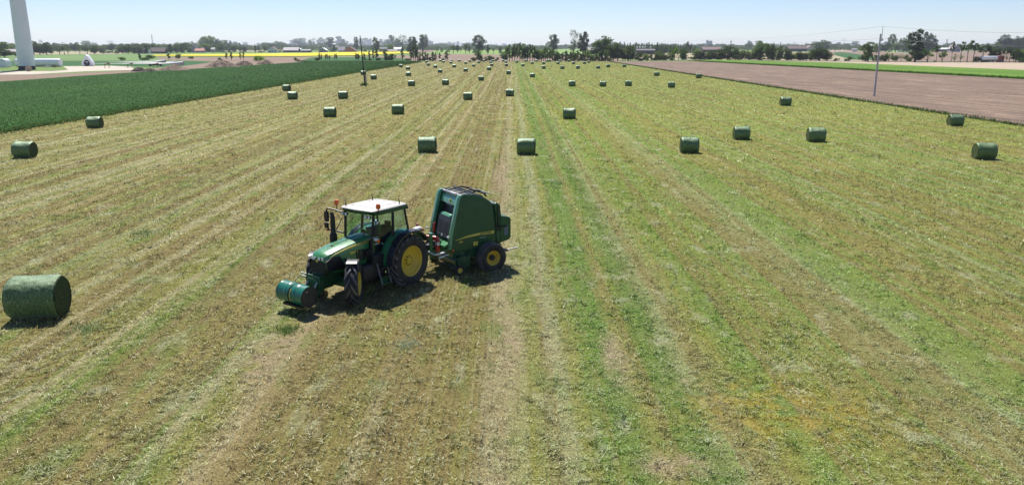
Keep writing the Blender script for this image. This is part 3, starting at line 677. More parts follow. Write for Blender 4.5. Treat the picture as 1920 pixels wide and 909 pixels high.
# hood: lofted sections
hd = MB(); rings = []
for x, hw, zt, zb in ((1.15,0.43,2.00,1.05),(1.6,0.435,1.975,1.05),(2.1,0.425,1.925,1.05),(2.6,0.405,1.86,1.05),(2.95,0.385,1.80,1.08),(3.15,0.355,1.745,1.20),(3.27,0.31,1.68,1.30),(3.33,0.25,1.60,1.38)):
    n = 9; top = []
    for k in range(n):
        u = -1+2*k/(n-1); top.append((x, u*hw*0.93, zt-0.05*abs(u)**2.6-0.012*(1-abs(u))**0.5*0))
    ring = [(x, -hw*1.03, zb), (x, -hw*1.06, zt-0.40), (x, -hw*1.03, zt-0.16)]+top+[(x, hw*1.03, zt-0.16), (x, hw*1.06, zt-0.40), (x, hw*1.03, zb)]
    rings.append(ring)
hd.loft(rings); hood = hd.build('hood', GREEN, TR, ang=30)
m = MB(); m.box((0, 0, 0), (1.55, 0.012, 0.012)); c_ = m.build('centre_crease', BLACK, hood, loc=(2.1, 0, 1.935)); c_.rotation_euler = (0, radians(5.4), 0)
m = MB(); m.box((0, 0, 0), (0.10, 0.04, 0.012)); m.build('emblem_mount', BLACK, hood, loc=(2.66, 0, 1.862))
# yellow side stripes, tapering towards the nose
for s_ in (1, -1):
    m = MB(); a = []; 
    P0 = [(1.22, 1.90, 1.825), (1.8, 1.865, 1.80), (2.4, 1.80, 1.745), (2.9, 1.705, 1.675), (3.12, 1.625, 1.617)]
    for x, zt, zb in P0:
        yy = 0.464 if x < 2.0 else (0.464-(x-2.0)*0.055)
        if x > 3: yy -= 0.02
        a.append([(x, s_*(yy-0.02), zb), (x, s_*(yy-0.02), zt), (x, s_*(yy+0.006), zt-0.0), (x, s_*(yy+0.006), zb)])
    m.loft(a); st_ = m.build('side_stripe', DECAL, hood)
    tm = text_mesh('JOHN DEERE', 0.07, BLACK); o = link('lettering', tm, st_, (1.62, s_*0.474, 1.842)); o.rotation_euler = (pi/2, radians(3.0) if s_ < 0 else radians(-3.0), 0 if s_ < 0 else pi)
    m = MB(); m.box((2.12, s_*0.45, 1.60), (0.34, 0.02, 0.075)); m.build('model_badge', DECAL, hood)
    for k, (x0, x1) in enumerate(((1.62, 1.74), (1.78, 1.90), (1.94, 2.0))):
        m = MB(); m.prism([(x0-0.02, 1.25), (x1-0.02, 1.22), (x1+0.06, 1.62), (x0+0.06, 1.64)], s_*0.43, s_*0.468); m.build('side_vent', BLACK, hood)
    m = MB(); m.prism([(2.45, 1.10), (3.28, 1.18), (3.33, 1.50), (3.12, 1.60), (2.75, 1.62), (2.62, 1.45)], s_*0.36, s_*0.43, 'xz'); m.build('side_grille', BLACK, hood, bevel=0.01)
    # headlamps
    m = MB(); m.loft([[(3.30, s_*0.05, 1.53), (3.30, s_*0.30, 1.55), (3.30, s_*0.30, 1.645), (3.30, s_*0.05, 1.60)], [(3.365, s_*0.05, 1.53), (3.31, s_*0.31, 1.55), (3.31, s_*0.31, 1.64), (3.36, s_*0.05, 1.60)]])
    hl = m.build('headlight', BLACK, hood, bevel=0.006)
    for yy in (0.11, 0.23):
        m = MB(); m.lathe([(0.05, 0), (0.058, 0.02), (0.04, 0.028), (0.002, 0.03)], 14, (3.345-(yy-0.11)*0.3, s_*yy, 1.585), 'x'); m.build('lens', LENS, hl)
m = MB(); m.loft([superring(3.22, 0.34, 0.28, 1.28, e=5), superring(3.335, 0.29, 0.25, 1.27, e=5)]); gr = m.build('front_grille', BLACK, hood, bevel=0.01)
for k in range(7):
    m = MB(); m.box((3.345, 0, 1.07+0.062*k), (0.014, 0.5, 0.012)); m.build('grille_bar', BLACK, gr)
m = MB(); m.lathe([(0.05, 0), (0.05, 0.012), (0.004, 0.014)], 16, (3.34, 0, 1.50), 'x'); m.build('nose_badge', DECAL, gr)
# front linkage
m = MB()
m.box((3.42, 0, 0.80), (0.36, 0.46, 0.36)); m.box((3.50, 0.27, 0.80), (0.12, 0.07, 0.50)); m.box((3.50, -0.27, 0.80), (0.12, 0.07, 0.50)); m.box((3.50, 0, 1.02), (0.1, 0.56, 0.10))
for s_ in (1, -1): m.box((3.78, s_*0.30, 0.50), (0.62, 0.07, 0.12), (0, radians(12), 0))
m.cyl((3.78, -0.4, 0.47), (3.78, 0.4, 0.47), 0.04, n=10)
fl = m.build('front_linkage', DGREEN, TR, bevel=0.012)
m = MB()
for s_ in (1, -1):
    m.cyl((3.5, s_*0.2, 0.95), (3.85, s_*0.22, 0.55), 0.028, n=8); m.cyl((4.05, s_*0.33, 0.45), (3.95, s_*0.33, 0.45), 0.055, n=10)
m.box((3.6, -0.38, 1.1), (0.05, 0.26, 0.03)); m.box((3.6, -0.38, 0.98), (0.05, 0.2, 0.05))
m.build('hydraulic_ram', STEEL, fl)
# front fenders
for s_ in (1, -1):
    m = MB(); rings = []
    for k in range(9):
        a = radians(78+ k*6); r = 0.79
        rings.append([((r+dz)*cos(a), dy, (r+dz)*sin(a)) for dy, dz in ((-0.20, -0.02), (-0.17, 0.015), (0.17, 0.015), (0.20, -0.02), (0.17, -0.01), (-0.17, -0.01))])
    m.loft(rings); o = m.build('front_fender', pbr('grey_fender', (0.10,0.10,0.11), 0.32, var=0.08, dirt=DUST, dirtamt=0.2), TR, loc=(2.62, s_*0.88, 0.70)); o.rotation_euler = (0, radians(8), ST)
    m = MB(); m.tube([(2.62, s_*0.62, 1.15), (2.58, s_*0.5, 1.48), (2.60, s_*0.8, 1.50)], 0.03); m.build('fender_bracket', BLACK, TR)
# cab -------------------------------------------------------------
cab = empty('cab', (0, 0, 0)); cab.parent = TR
def pillar(pts, r, name='pillar', mat=BLACK, par=cab):
    m = MB(); m.tube(pts, r, 8); return m.build(name, mat, par)
CW = 0.74; CWt = 0.70; ZT = 2.74
A0, A1 = (1.42, 0.62, 1.10), (1.30, CWt-0.04, ZT)
for s_ in (1, -1):
    f = lambda p: (p[0], p[1]*s_, p[2])
    pillar([f((1.42, 0.60, 0.98)), f((1.44, 0.62, 1.75)), f((1.34, 0.66, ZT))], 0.046)
    pillar([f((0.52, CW+0.02, 1.42)), f((0.50, CW, 2.0)), f((0.44, CWt, ZT))], 0.048)
    pillar([f((-0.34, CW, 1.60)), f((-0.30, CW-0.02, 2.0)), f((-0.18, CWt-0.02, ZT))], 0.040)
    m = MB(); m.loft([[f((1.42, 0.60, 1.0)), f((0.62, CW+0.02, 1.0)), f((0.52, CW+0.02, 1.42)), f((0.50, CW, 2.0)), f((0.44, CWt, ZT)), f((1.34, 0.66, ZT)), f((1.44, 0.62, 1.75))],
                      [(p[0], p[1]-s_*0.008, p[2]) for p in [f((1.42, 0.60, 1.0)), f((0.62, CW+0.02, 1.0)), f((0.52, CW+0.02, 1.42)), f((0.50, CW, 2.0)), f((0.44, CWt, ZT)), f((1.34, 0.66, ZT)), f((1.44, 0.62, 1.75))]]])
    door = m.build('door_glass', GLASS, cab)
    m = MB(); m.box((0.72, s_*0.76, 1.55), (0.03, 0.03, 0.20)); m.build('door_handle', BLACK, door)
    q = [f((0.52, CW+0.015, 1.60)), f((-0.32, CW-0.0, 1.66)), f((-0.30, CW-0.02, 2.0)), f((-0.18, CWt-0.02, ZT)), f((0.44, CWt, ZT)), f((0.50, CW, 2.0))]
    m = MB(); m.loft([q, [(p[0], p[1]-s_*0.008, p[2]) for p in q]]); m.build('side_window', GLASS, cab)
q = [(1.43, -0.60, 1.92), (1.43, 0.60, 1.92), (1.35, 0.65, ZT), (1.35, -0.65, ZT)]
m = MB(); m.loft([q, [(p[0]-0.008, p[1], p[2]) for p in q]]); m.build('windscreen', GLASS, cab)
q = [(-0.33, -CW+0.02, 1.75), (-0.33, CW-0.02, 1.75), (-0.20, CWt-0.03, ZT), (-0.20, -CWt+0.03, ZT)]
m = MB(); m.loft([q, [(p[0]+0.008, p[1], p[2]) for p in q]]); m.build('rear_window', GLASS, cab)
m = MB(); m.box((0.35, 0, 1.0), (1.9, 1.15, 0.10)); m.box((-0.33, 0, 1.50), (0.08, 1.4, 0.5)); m.box((1.36, 0, 1.45), (0.10, 1.1, 0.85)); m.build('cab_floor', BLACK, cab, bevel=0.02)
m = MB(); m.loft([superring(z, 0.1, 0.1, 0)[:0] or [(-0.26+dx, -0.76, z), (-0.28+dx, 0, z+dz), (-0.26+dx, 0.76, z), (0.6, 0.80, z), (1.38-dx, 0.77, z), (1.46-dx, 0, z+dz), (1.38-dx, -0.77, z), (0.6, -0.80, z)] for z, dx, dz in ((2.72, 0.05, 0), (2.78, 0.0, 0), (2.866, -0.02, 0))]); m.build('roof_liner', DGREEN, cab, bevel=0.02)
m = MB(); rings = []
for z, k, in ((2.868, 1.0), (2.89, 0.995), (2.918, 0.95), (2.937, 0.82), (2.945, 0.5)):
    rings.append([(0.60+(x-0.60)*k, y*k, z) for x, y in ((-0.27, -0.70), (-0.20, -0.77), (0.60, -0.81), (1.42, -0.78), (1.50, -0.70), (1.56, 0), (1.50, 0.70), (1.42, 0.78), (0.60, 0.81), (-0.20, 0.77), (-0.27, 0.70), (-0.30, 0))])
m.loft(rings); roof = m.build('roof', WHITE, cab, ang=25)
for (x0, y0, x1, y1) in ((0.0,-0.5,1.2,-0.5),(0.0,0.5,1.2,0.5),(0.0,-0.5,0.0,0.5),(1.2,-0.5,1.2,0.5),(0.35,-0.5,0.35,0.5),(0.85,-0.2,0.85,0.5),(0.35,0.1,0.85,0.1)):
    m = MB(); k = 0.0
    m.box(((x0+x1)/2, (y0+y1)/2, 2.928), (abs(x1-x0)+0.014, abs(y1-y0)+0.014, 0.036)); m.build('roof_seam', SEAM, roof)
for x, y in ((1.30, -0.66), (0.0, 0.62), (0.05, -0.60)):
    m = MB(); m.tube([(x, y, 2.93), (x, y, 3.02), (x+0.05, y, 3.12)], [0.022, 0.016, 0.014]); m.build('antenna', BLACK, roof)
m = MB(); m.tube([(1.38, -0.5, 2.93), (1.5, -0.62, 3.3)], 0.006, 5); m.build('aerial', STEEL, roof)
for s_ in (1, -1):
    yb = 0.83 if s_ > 0 else -0.88; xb = 1.28 if s_ > 0 else 1.52
    m = MB(); m.tube([(xb-0.05, s_*0.74, 2.80), (xb, yb, 2.80), (xb, yb, 2.97)], 0.02); bc = m.build('beacon_stalk', BLACK, roof)
    m = MB(); m.lathe([(0.03, 2.95), (0.075, 2.97), (0.078, 3.0), (0.078, 3.08), (0.06, 3.12), (0.003, 3.13)], 16, (xb, yb, 0), 'z'); m.build('beacon', ORANGE, roof)
    for k in range(2):
        m = MB(); xx = 1.50; m.lathe([(0.05, -0.05), (0.065, 0.0), (0.066, 0.025)], 14, (xx, s_*(0.46+0.16*k), 2.68), 'x', cap=True); wl = m.build('work_light', BLACK, cab)
        m = MB(); m.lathe([(0.056, 0.027), (0.03, 0.036), (0.002, 0.037)], 14, (xx, s_*(0.46+0.16*k), 2.68), 'x'); m.build('lens', LENS, wl)
m = MB(); m.lathe([(0.06, 0.0), (0.065, -0.05), (0.03, -0.06)], 12, (-0.3, 0.66, 2.74), 'x', cap=True); m.build('work_light', BLACK, cab)
# inside the cab
m = MB(); m.box((0.25, 0, 1.38), (0.5, 0.5, 0.14)); m.box((0.02, 0, 1.75), (0.13, 0.48, 0.68), (0, radians(-8), 0)); m.box((-0.04, 0, 2.15), (0.09, 0.26, 0.16)); m.box((0.25, -0.33, 1.6), (0.36, 0.09, 0.07)); m.box((0.22, 0.33, 1.6), (0.3, 0.09, 0.07)); m.box((0.2, 0, 1.2), (0.3, 0.3, 0.3))
m.build('seat', SEATM, cab, bevel=0.03)
m = MB(); n = 18; m.tube([(0.98+0.05*sin(2*pi*k/n)*-1, 0.19*cos(2*pi*k/n), 1.80+0.18*sin(2*pi*k/n)*0.5) for k in range(n+1)], 0.016, 6); m.cyl((1.0, 0, 1.8), (1.2, 0, 1.45), 0.03, n=8); m.build('steering_wheel', BLACK, cab)
m = MB(); m.box((1.22, 0, 1.55), (0.22, 0.5, 0.55)); m.box((1.2, 0, 1.86), (0.16, 0.42, 0.10)); m.build('dashboard', pbr('grey_plastic', (0.07,0.08,0.09), 0.5), cab, bevel=0.03)
m = MB(); m.box((0.35, -0.52, 1.5), (0.7, 0.18, 0.5)); m.box((0.7, -0.5, 1.92), (0.05, 0.2, 0.16)); m.build('side_console', BLACK, cab, bevel=0.02)
m = MB(); m.box((0.15, -0.63, 1.95), (0.5, 0.1, 0.10)); m.build('blue_folder', pbr('blue_plastic', (0.05,0.12,0.22), 0.4), cab)
# exhaust and mirrors
m = MB(); m.cyl((1.84, -0.78, 1.25), (1.84, -0.78, 1.98), 0.13, n=16); m.cyl((1.84, -0.78, 1.98), (1.84, -0.78, 2.06), 0.13, 0.085, n=16); m.cyl((1.84, -0.78, 2.06), (1.84, -0.78, 2.62), 0.085, n=16); m.tube([(1.84, -0.78, 2.60), (1.84, -0.79, 2.70), (1.88, -0.84, 2.74)], [0.07, 0.066, 0.06], 14); m.build('exhaust', BLACK, TR)
m = MB(); m.tube([(1.42, -0.74, 2.70), (1.5, -1.0, 2.76), (1.56, -1.30, 2.80), (1.56, -1.36, 2.72), (1.56, -1.36, 2.35)], 0.03); m.tube([(1.42, -0.72, 1.98), (1.5, -1.30, 2.02), (1.56, -1.36, 2.1)], 0.034); m.tube([(1.42, -0.74, 2.5), (1.5, -1.0, 2.04)], 0.016); arm = m.build('mirror_arm', BLACK, TR)
m = MB(); m.box((1.55, -1.38, 2.50), (0.08, 0.19, 0.36)); m.box((1.55, -1.40, 2.18), (0.08, 0.17, 0.18)); m.build('mirror', BLACK, arm, bevel=0.02)
m = MB(); m.box((1.56, -1.36, 2.02), (0.06, 0.08, 0.06)); m.build('marker_lamp', ORANGE, arm, bevel=0.01)
m = MB(); m.tube([(1.42, 0.66, 1.98), (1.50, 0.82, 2.0), (1.50, 0.95, 1.96)], 0.03); arm = m.build('mirror_arm', GREY, TR)
m = MB(); m.box((1.50, 0.90, 1.96), (0.10, 0.16, 0.09)); m.build('marker_lamp', LABELW, arm, bevel=0.02)
m = MB(); m.box((1.50, 0.99, 1.93), (0.09, 0.06, 0.09)); m.build('marker_lamp', ORANGE, arm, bevel=0.01)
m = MB(); m.box((1.40, 0.80, 2.22), (0.05, 0.14, 0.30)); m.tube([(1.34, 0.68, 2.62), (1.40, 0.80, 2.55), (1.40, 0.80, 2.3)], 0.016); m.build('mirror', BLACK, TR, bevel=0.02)
m = MB(); m.box((1.33, 0.76, 2.50), (0.08, 0.16, 0.07)); m.build('lamp', LABELW, TR, bevel=0.02)
# rear fenders: green shell, black edge
for s_ in (1, -1):
    for nm, mat, r0, ya, yb_, a0, a1 in (('rear_fender', GREEN, 1.06, 0.60, 0.93, 2, 148), ('fender_edge', FENDER, 1.075, 0.92, 1.20, 4, 150)):
        m = MB(); rings = []
        for k in range(15):
            a = radians(a0+(a1-a0)*k/14); flat = 0.0
            rings.append([((r0+dz)*cos(a), s_*y, (r0+dz)*sin(a)) for y, dz in ((ya, -0.02), (ya, 0.03), ((ya+yb_)/2, 0.04), (yb_, 0.01), (yb_, -0.05), ((ya+yb_)/2, 0.015))])
        m.loft(rings); m.build(nm, mat, TR, loc=(0.0, 0, 0.92), ang=35)
    m = MB(); m.prism([(0.98, 0.95), (0.99, 1.25), (0.8, 1.62), (0.45, 1.90), (0.05, 1.98), (-0.45, 1.88), (-0.5, 1.5), (0, 1.3), (0.4, 0.9)], s_*0.58, s_*0.62); m.build('fender_wall', GREEN, TR)
    m = MB(); m.box((-0.42, s_*1.02, 1.98), (0.26, 0.22, 0.10)); m.box((-0.50, s_*1.02, 2.02), (0.2, 0.2, 0.06)); m.build('tail_light_pod', LABELW, TR, bevel=0.03)
    m = MB(); m.box((-0.62, s_*1.04, 1.93), (0.06, 0.22, 0.10)); m.build('tail_light', RED, TR, bevel=0.01)
# tank, steps, side clutter
m = MB(); m.loft([superring(x, w_, h_, 0.80, e=4) for x, w_, h_ in ((0.98, 0.16, 0.28), (1.05, 0.19, 0.33), (1.95, 0.17, 0.33), (2.02, 0.14, 0.27))]); m.build('fuel_tank', BLACK, TR, loc=(0, 0.60, 0))
m = MB(); m.loft([superring(x, w_, h_, 0.80, e=4) for x, w_, h_ in ((0.98, 0.16, 0.28), (1.05, 0.19, 0.33), (1.95, 0.17, 0.33), (2.02, 0.14, 0.27))]); m.build('tool_box', BLACK, TR, loc=(0, -0.60, 0))
m = MB(); m.box((1.15, 0.58, 1.20), (0.8, 0.4, 0.30)); m.box((1.5, 0.47, 1.46), (0.3, 0.2, 0.25)); m.tube([(1.3, 0.75, 1.2), (1.5, 0.72, 1.35), (1.55, 0.6, 1.6)], 0.03); m.build('side_cover', BLACK, TR, bevel=0.04)
st = MB()
for sx in (0.98, 1.42): st.loft([[(sx, 0.80, 1.10), (sx+0.03, 0.80, 1.10), (sx+0.03, 0.84, 1.10), (sx, 0.84, 1.10)], [(sx-0.02, 1.0, 0.36), (sx+0.01, 1.0, 0.36), (sx+0.01, 1.04, 0.36), (sx-0.02, 1.04, 0.36)]])
st = st.build('step_frame', GREY, TR)
for k, (yy, zz) in enumerate(((0.93, 0.38), (0.89, 0.66), (0.84, 0.94))):
    m = MB(); m.box((1.2, yy, zz), (0.42, 0.24, 0.035)); m.build('step', DGREEN if k == 0 else BLACK, st, bevel=0.008)
m = MB(); m.box((1.2, 0.92, 0.50), (0.40, 0.012, 0.22), (radians(-12), 0, 0)); m.build('step_plate', DGREEN, st)
# rear hitch
m = MB(); m.box((-0.55, 0, 0.75), (0.5, 0.6, 0.5)); m.box((-0.85, 0, 0.48), (0.8, 0.12, 0.06))
for s_ in (1, -1): m.box((-0.85, s_*0.38, 0.62), (0.9, 0.07, 0.08), (0, radians(-8), 0)); m.tube([(-0.4, s_*0.42, 1.25), (-0.8, s_*0.40, 1.15), (-0.85, s_*0.39, 0.66)], 0.03)
m.tube([(-0.5, 0, 1.2), (-1.0, 0, 1.05)], 0.035); m.build('rear_linkage', BLACK, TR, bevel=0.01)

# ------------------------------------------------------------------ drum carried as a front weight
m4 = Matrix.Translation((-4.45, 27.8, 0)) @ Matrix.Rotation(atan2(-cos(TH), -sin(TH)), 4, 'Z')
dl = m4 @ Vector((4.24, -0.02, 0)); DR = empty('drum_weight', (dl.x, dl.y, 0.0), atan2(-cos(TH), -sin(TH))+radians(-3), label='green ribbed steel drum carried as a weight on the tractor front', cat='drum')
m = MB(); prof = []; Ld = 0.62
for k in range(63):
    h = -Ld+2*Ld*k/62; r = 0.325; u = h/Ld
    if abs(abs(u)-0.34) < 0.028: r = 0.338
    elif 0.42 < abs(u) < 0.88: r = 0.325-0.004*(1-cos((abs(u)-0.42)/0.46*2*pi*5))
    if abs(u) > 0.985: r = 0.336
    prof.append((r, h))
m.lathe(prof, 40, (0, 0, 0.60)); m.build('drum_shell', DRUM, DR, ang=50)
for s_ in (1, -1):
    m = MB(); m.lathe([(0.334, s_*(Ld+0.006)), (0.312, s_*(Ld+0.006)), (0.308, s_*(Ld-0.022)), (0.20, s_*(Ld-0.018)), (0.002, s_*(Ld-0.016))], 40, (0, 0, 0.60)); e = m.build('drum_end', pbr('dark_drum_end', (0.022,0.022,0.02), 0.6, var=0.25, dirt=DUST, dirtamt=0.2), DR)
    m = MB(); m.lathe([(0.035, s_*(Ld-0.02)), (0.035, s_*(Ld-0.002)), (0.003, s_*(Ld-0.002))], 10, (0.08, 0, 0.78)); m.build('bung', GREY, e)
m = MB(); m.lathe([(0.331, -0.018), (0.342, -0.016), (0.342, 0.016), (0.331, 0.018)], 40, (0, -0.02, 0.60)); m.build('strap', BLACK, DR)
m = MB()
for k in range(7):
    a = radians(-30+10*k); m.loft([[(0.335*cos(b), 0.03+dy, 0.60+0.335*sin(b)) for dy in (0.02, 0.055)]+[(0.341*cos(b), 0.03+dy, 0.60+0.341*sin(b)) for dy in (0.055, 0.02)] for b in (a, a+radians(10.5))])
m.build('yellow_mark', DECAL, DR)
m = MB(); m.box((-0.02, 0, 0.265), (0.52, 0.86, 0.08)); m.box((-0.22, 0, 0.38), (0.1, 0.8, 0.26)); m.box((-0.36, 0, 0.5), (0.14, 0.5, 0.3)); m.build('cradle', BLACK, DR, bevel=0.012)
m = MB(); m.tube([(-0.1, -0.75, 0.62), (-0.3, -0.5, 0.8), (-0.45, -0.35, 1.05)], 0.012, 6); m.build('lock_bar', STEEL, DR)

# ------------------------------------------------------------------ round baler (x forward, y left, origin under its axle)
TB = radians(60)
BA = empty('round_baler', (-1.37, 30.14, -0.03), atan2(-cos(TB), -sin(TB)), label='green round baler with a yellow side stripe hitched behind the tractor', cat='baler')
for s_ in (1, -1): wheel(BA, (0, s_*1.16, 0.55), 0.565, 0.46, 0.27, s_, lugs=24, lug_h=0.022, narrow=True, rimdepth=0.13)
HW = 0.93
side_poly = [(1.52, 0.90), (1.60, 1.05), (1.50, 1.50), (1.18, 2.80), (1.10, 2.93), (0.98, 2.98), (0.60, 2.94), (0.15, 2.80), (-0.12, 2.62), (-0.22, 2.45), (-0.30, 1.90), (-0.36, 1.10), (-0.28, 1.00), (0.35, 0.92), (0.8, 0.84)]
for s_ in (1, -1):
    m = MB()
    inner = [(x, s_*(HW-0.16), z) for x, z in side_poly]; rim_ = [(x, s_*(HW-0.03), z) for x, z in side_poly]
    cxp, czp = 0.6, 1.8
    out_ = [(cxp+(x-cxp)*0.965, s_*HW, czp+(z-czp)*0.965) for x, z in side_poly]; mid = [(cxp+(x-cxp)*0.5, s_*(HW+0.045), czp+(z-czp)*0.5) for x, z in side_poly]
    m.loft([inner, rim_, out_, mid]); pn = m.build('side_panel', DGREEN, BA, ang=28)
    if s_ > 0:
        YS = lambda x, z: HW+0.050
        m = MB(); a = []
        for x, zb, zt in ((1.36, 1.305, 1.315), (0.9, 1.37, 1.435), (0.4, 1.405, 1.49), (-0.24, 1.40, 1.51)):
            a.append([(x, HW-0.01, zb), (x, HW-0.01, zt), (x, HW+0.052, zt), (x, HW+0.052, zb)])
        m.loft(a); sp = m.build('side_stripe', DECAL, pn)
        o = link('lettering', text_mesh('JOHN DEERE', 0.085, BLACK), sp, (0.12, HW+0.054, 1.452)); o.rotation_euler = (pi/2, radians(-1), pi)
        o = link('lettering', text_mesh('854', 0.11, DECAL), pn, (1.16, HW+0.052, 1.23)); o.rotation_euler = (pi/2, radians(-5), pi)
        for x in (0.60, 0.50): 
            m = MB(); m.box((x, HW+0.03, 1.10), (0.075, 0.05, 0.15)); m.build('warning_sticker', DECAL, pn)
        m = MB(); m.box((0.25, HW+0.03, 1.30), (0.26, 0.05, 0.07)); m.build('model_sticker', pbr('grey_green_sticker', (0.12,0.2,0.15), 0.5), pn)
        m = MB(); m.box((1.45, HW-0.02, 0.93), (0.08, 0.05, 0.07)); m.build('side_lamp', ORANGE, pn, bevel=0.01)
# chamber behind the panels
m = MB(); body = [(1.30, 0.95), (1.22, 1.6), (0.98, 2.55), (0.85, 2.72), (0.5, 2.74), (0.1, 2.62), (-0.15, 2.45), (-0.2, 0.95), (0.3, 0.75)]
m.prism(body, -HW+0.12, HW-0.12); m.build('bale_chamber', BLACK, BA)
# front: posts follow the panel edge, sky reflection painted in as paler green
for s_ in (1, -1):
    m = MB(); pts = [(1.58, 0.98), (1.54, 1.45), (1.21, 2.82), (1.12, 2.96)]
    a = []
    for x, z in pts: a.append([(x-0.10, s_*(HW-0.20), z), (x+0.03, s_*(HW-0.19), z), (x+0.035, s_*(HW-0.02), z), (x-0.06, s_*(HW+0.015), z)])
    m.loft(a); m.build('front_post', pbr('sky_lit_green_paint', (0.12,0.34,0.19), 0.28, coat=0.6), BA, bevel=0.02)
m = MB(); m.loft([[(x, y, z) for x, z in ((1.06, 2.52), (1.16, 2.50), (1.10, 2.76), (1.04, 2.82), (0.94, 2.80))] for y in (-HW+0.20, HW-0.20)]); hdp = m.build('front_hood', pbr('sky_lit_green_paint', (0.12,0.34,0.19), 0.28, coat=0.6), BA, bevel=0.02)  # hood in the same green, lightened to imitate reflected sky
m = MB(); m.box((1.155, 0.12, 2.64), (0.012, 0.12, 0.15), (0, radians(-13), 0)); em = m.build('emblem', DECAL, hdp, bevel=0.01)
m = MB(); dp = [(0.15,0.62),(0.10,0.635),(0.075,0.67),(0.10,0.66),(0.125,0.66),(0.15,0.685),(0.155,0.71),(0.165,0.68),(0.175,0.645)]
m.prism([(y, z+1.985-0.0) for y, z in dp], 1.158, 1.166, 'yz'); m.build('emblem_figure', BLACK, em)
m = MB(); m.cyl((1.12, -0.3, 2.49), (1.12, 0.2, 2.46), 0.03, n=8); m.build('hood_latch', GREY, hdp)
# net roll box with louvres
gl = MB(); gl.prism([(1.33, 1.28), (1.50, 1.30), (1.34, 2.06), (1.17, 2.06)], -0.48, 0.50); box_ = gl.build('net_box', pbr('grey_plastic_box', (0.10,0.10,0.12), 0.45), BA, bevel=0.015)
for c0 in (-0.22, 0.24):
    for k in range(9):
        z = 1.44+k*0.056; x = 1.50-(z-1.30)*0.21
        m = MB(); m.box((x+0.006, c0, z), (0.02, 0.36, 0.030), (0, radians(-12), 0)); m.build('louvre', BLACK, box_)
m = MB(); m.prism([(1.18, 2.07), (1.36, 2.065), (1.30, 2.17), (1.14, 2.17)], -0.40, 0.46); m.build('net_box_lid', MATS['sky_lit_green_paint'], box_, bevel=0.03)
m = MB(); m.box((1.505, 0.05, 1.36), (0.012, 0.10, 0.10), (0, radians(-12), 0)); m.build('paper_label', LABELW, box_)
m = MB(); m.prism([(1.25, 1.10), (1.75, 1.02), (1.75, 1.08), (1.40, 1.24), (1.25, 1.26)], -0.72, 0.74); m.build('front_ledge', GREEN, BA, bevel=0.02)
# top: rails, rollers, open frame
m = MB()
for y in (-0.45, 0.45): m.tube([(1.08, y, 2.93), (0.5, y, 3.04), (0.0, y, 2.94), (-0.2, y, 2.74)], 0.028)
for x, z in ((1.02, 2.94), (0.55, 3.03), (0.05, 2.95)): m.cyl((x, -HW+0.1, z-0.03), (x, HW-0.1, z-0.03), 0.035, n=10)
m.build('roof_frame', BLACK, BA)
m = MB(); m.cyl((1.03, -HW+0.1, 2.90), (1.03, HW-0.1, 2.90), 0.055, n=14); m.build('top_roller', STEEL, BA)
m = MB(); m.prism([(0.9, 2.72), (0.9, 2.86), (0.5, 2.93), (0.1, 2.84), (-0.05, 2.60)], -0.72, 0.72); m.build('belt_cover', BLACK, BA, bevel=0.03)
m = MB(); m.tube([(0.15, -0.35, 2.95), (-0.28, -0.2, 2.86), (-0.28, 0.5, 2.84), (0.1, 0.45, 2.95)], 0.022); m.build('rear_rail', GREY, BA)
# tailgate
tg = MB(); tg.prism([(-0.33, 1.02), (-0.36, 2.1), (-0.28, 2.50), (-0.40, 2.55), (-0.56, 2.44), (-0.60, 2.0), (-0.60, 1.0), (-0.45, 0.9)], -HW+0.05, HW-0.04); tgo = tg.build('tailgate', DGREEN, BA, bevel=0.02)
tg = MB(); tg.loft([[(x, y, z) for x, z in ((-0.55, 0.98), (-0.92, 1.06), (-1.0, 1.16), (-1.0, 1.86), (-0.94, 1.95), (-0.55, 2.03))] for y in (-HW+0.02, HW-0.0)]); tg.build('rear_cover', DGREEN, tgo, bevel=0.03)
m = MB(); m.box((-0.78, HW+0.004, 1.45), (0.16, 0.012, 0.36)); m.build('grey_plate', pbr('blue_grey_plate', (0.10,0.13,0.18), 0.4), tgo)
m = MB(); m.box((-0.45, HW-0.01, 1.25), (0.18, 0.05, 0.42)); m.build('lower_cover', DGREEN, tgo, bevel=0.01)
m = MB(); m.cyl((-0.30, HW, 1.62), (-0.78, HW+0.03, 1.62), 0.035, n=10); m.cyl((-0.46, HW-0.02, 1.0), (-0.44, HW-0.02, 2.4), 0.03, n=8); m.build('tailgate_ram', BLACK, tgo)
m = MB(); m.box((-0.78, -HW+0.3, 2.0), (0.5, 0.6, 0.02)); m.build('white_edge', WHITE, tgo)
# bale ramp at the rear
m = MB(); m.box((-1.22, 0.62, 0.60), (0.62, 0.06, 0.05), (0, radians(6), 0)); m.box((-1.1, -0.5, 0.58), (0.4, 0.06, 0.05)); m.build('ramp_bar', WHITE, BA, bevel=0.008)
m = MB(); m.box((-0.70, 0.0, 0.60), (0.5, 1.6, 0.06)); m.tube([(-0.55, 0.8, 1.0), (-0.75, 0.72, 0.62), (-1.0, 0.66, 0.60)], 0.03); m.build('ramp_frame', BLACK, BA, bevel=0.01)
m = MB(); m.box((-0.88, 0.64, 0.62), (0.08, 0.07, 0.07)); m.build('ramp_pivot', RED, BA)
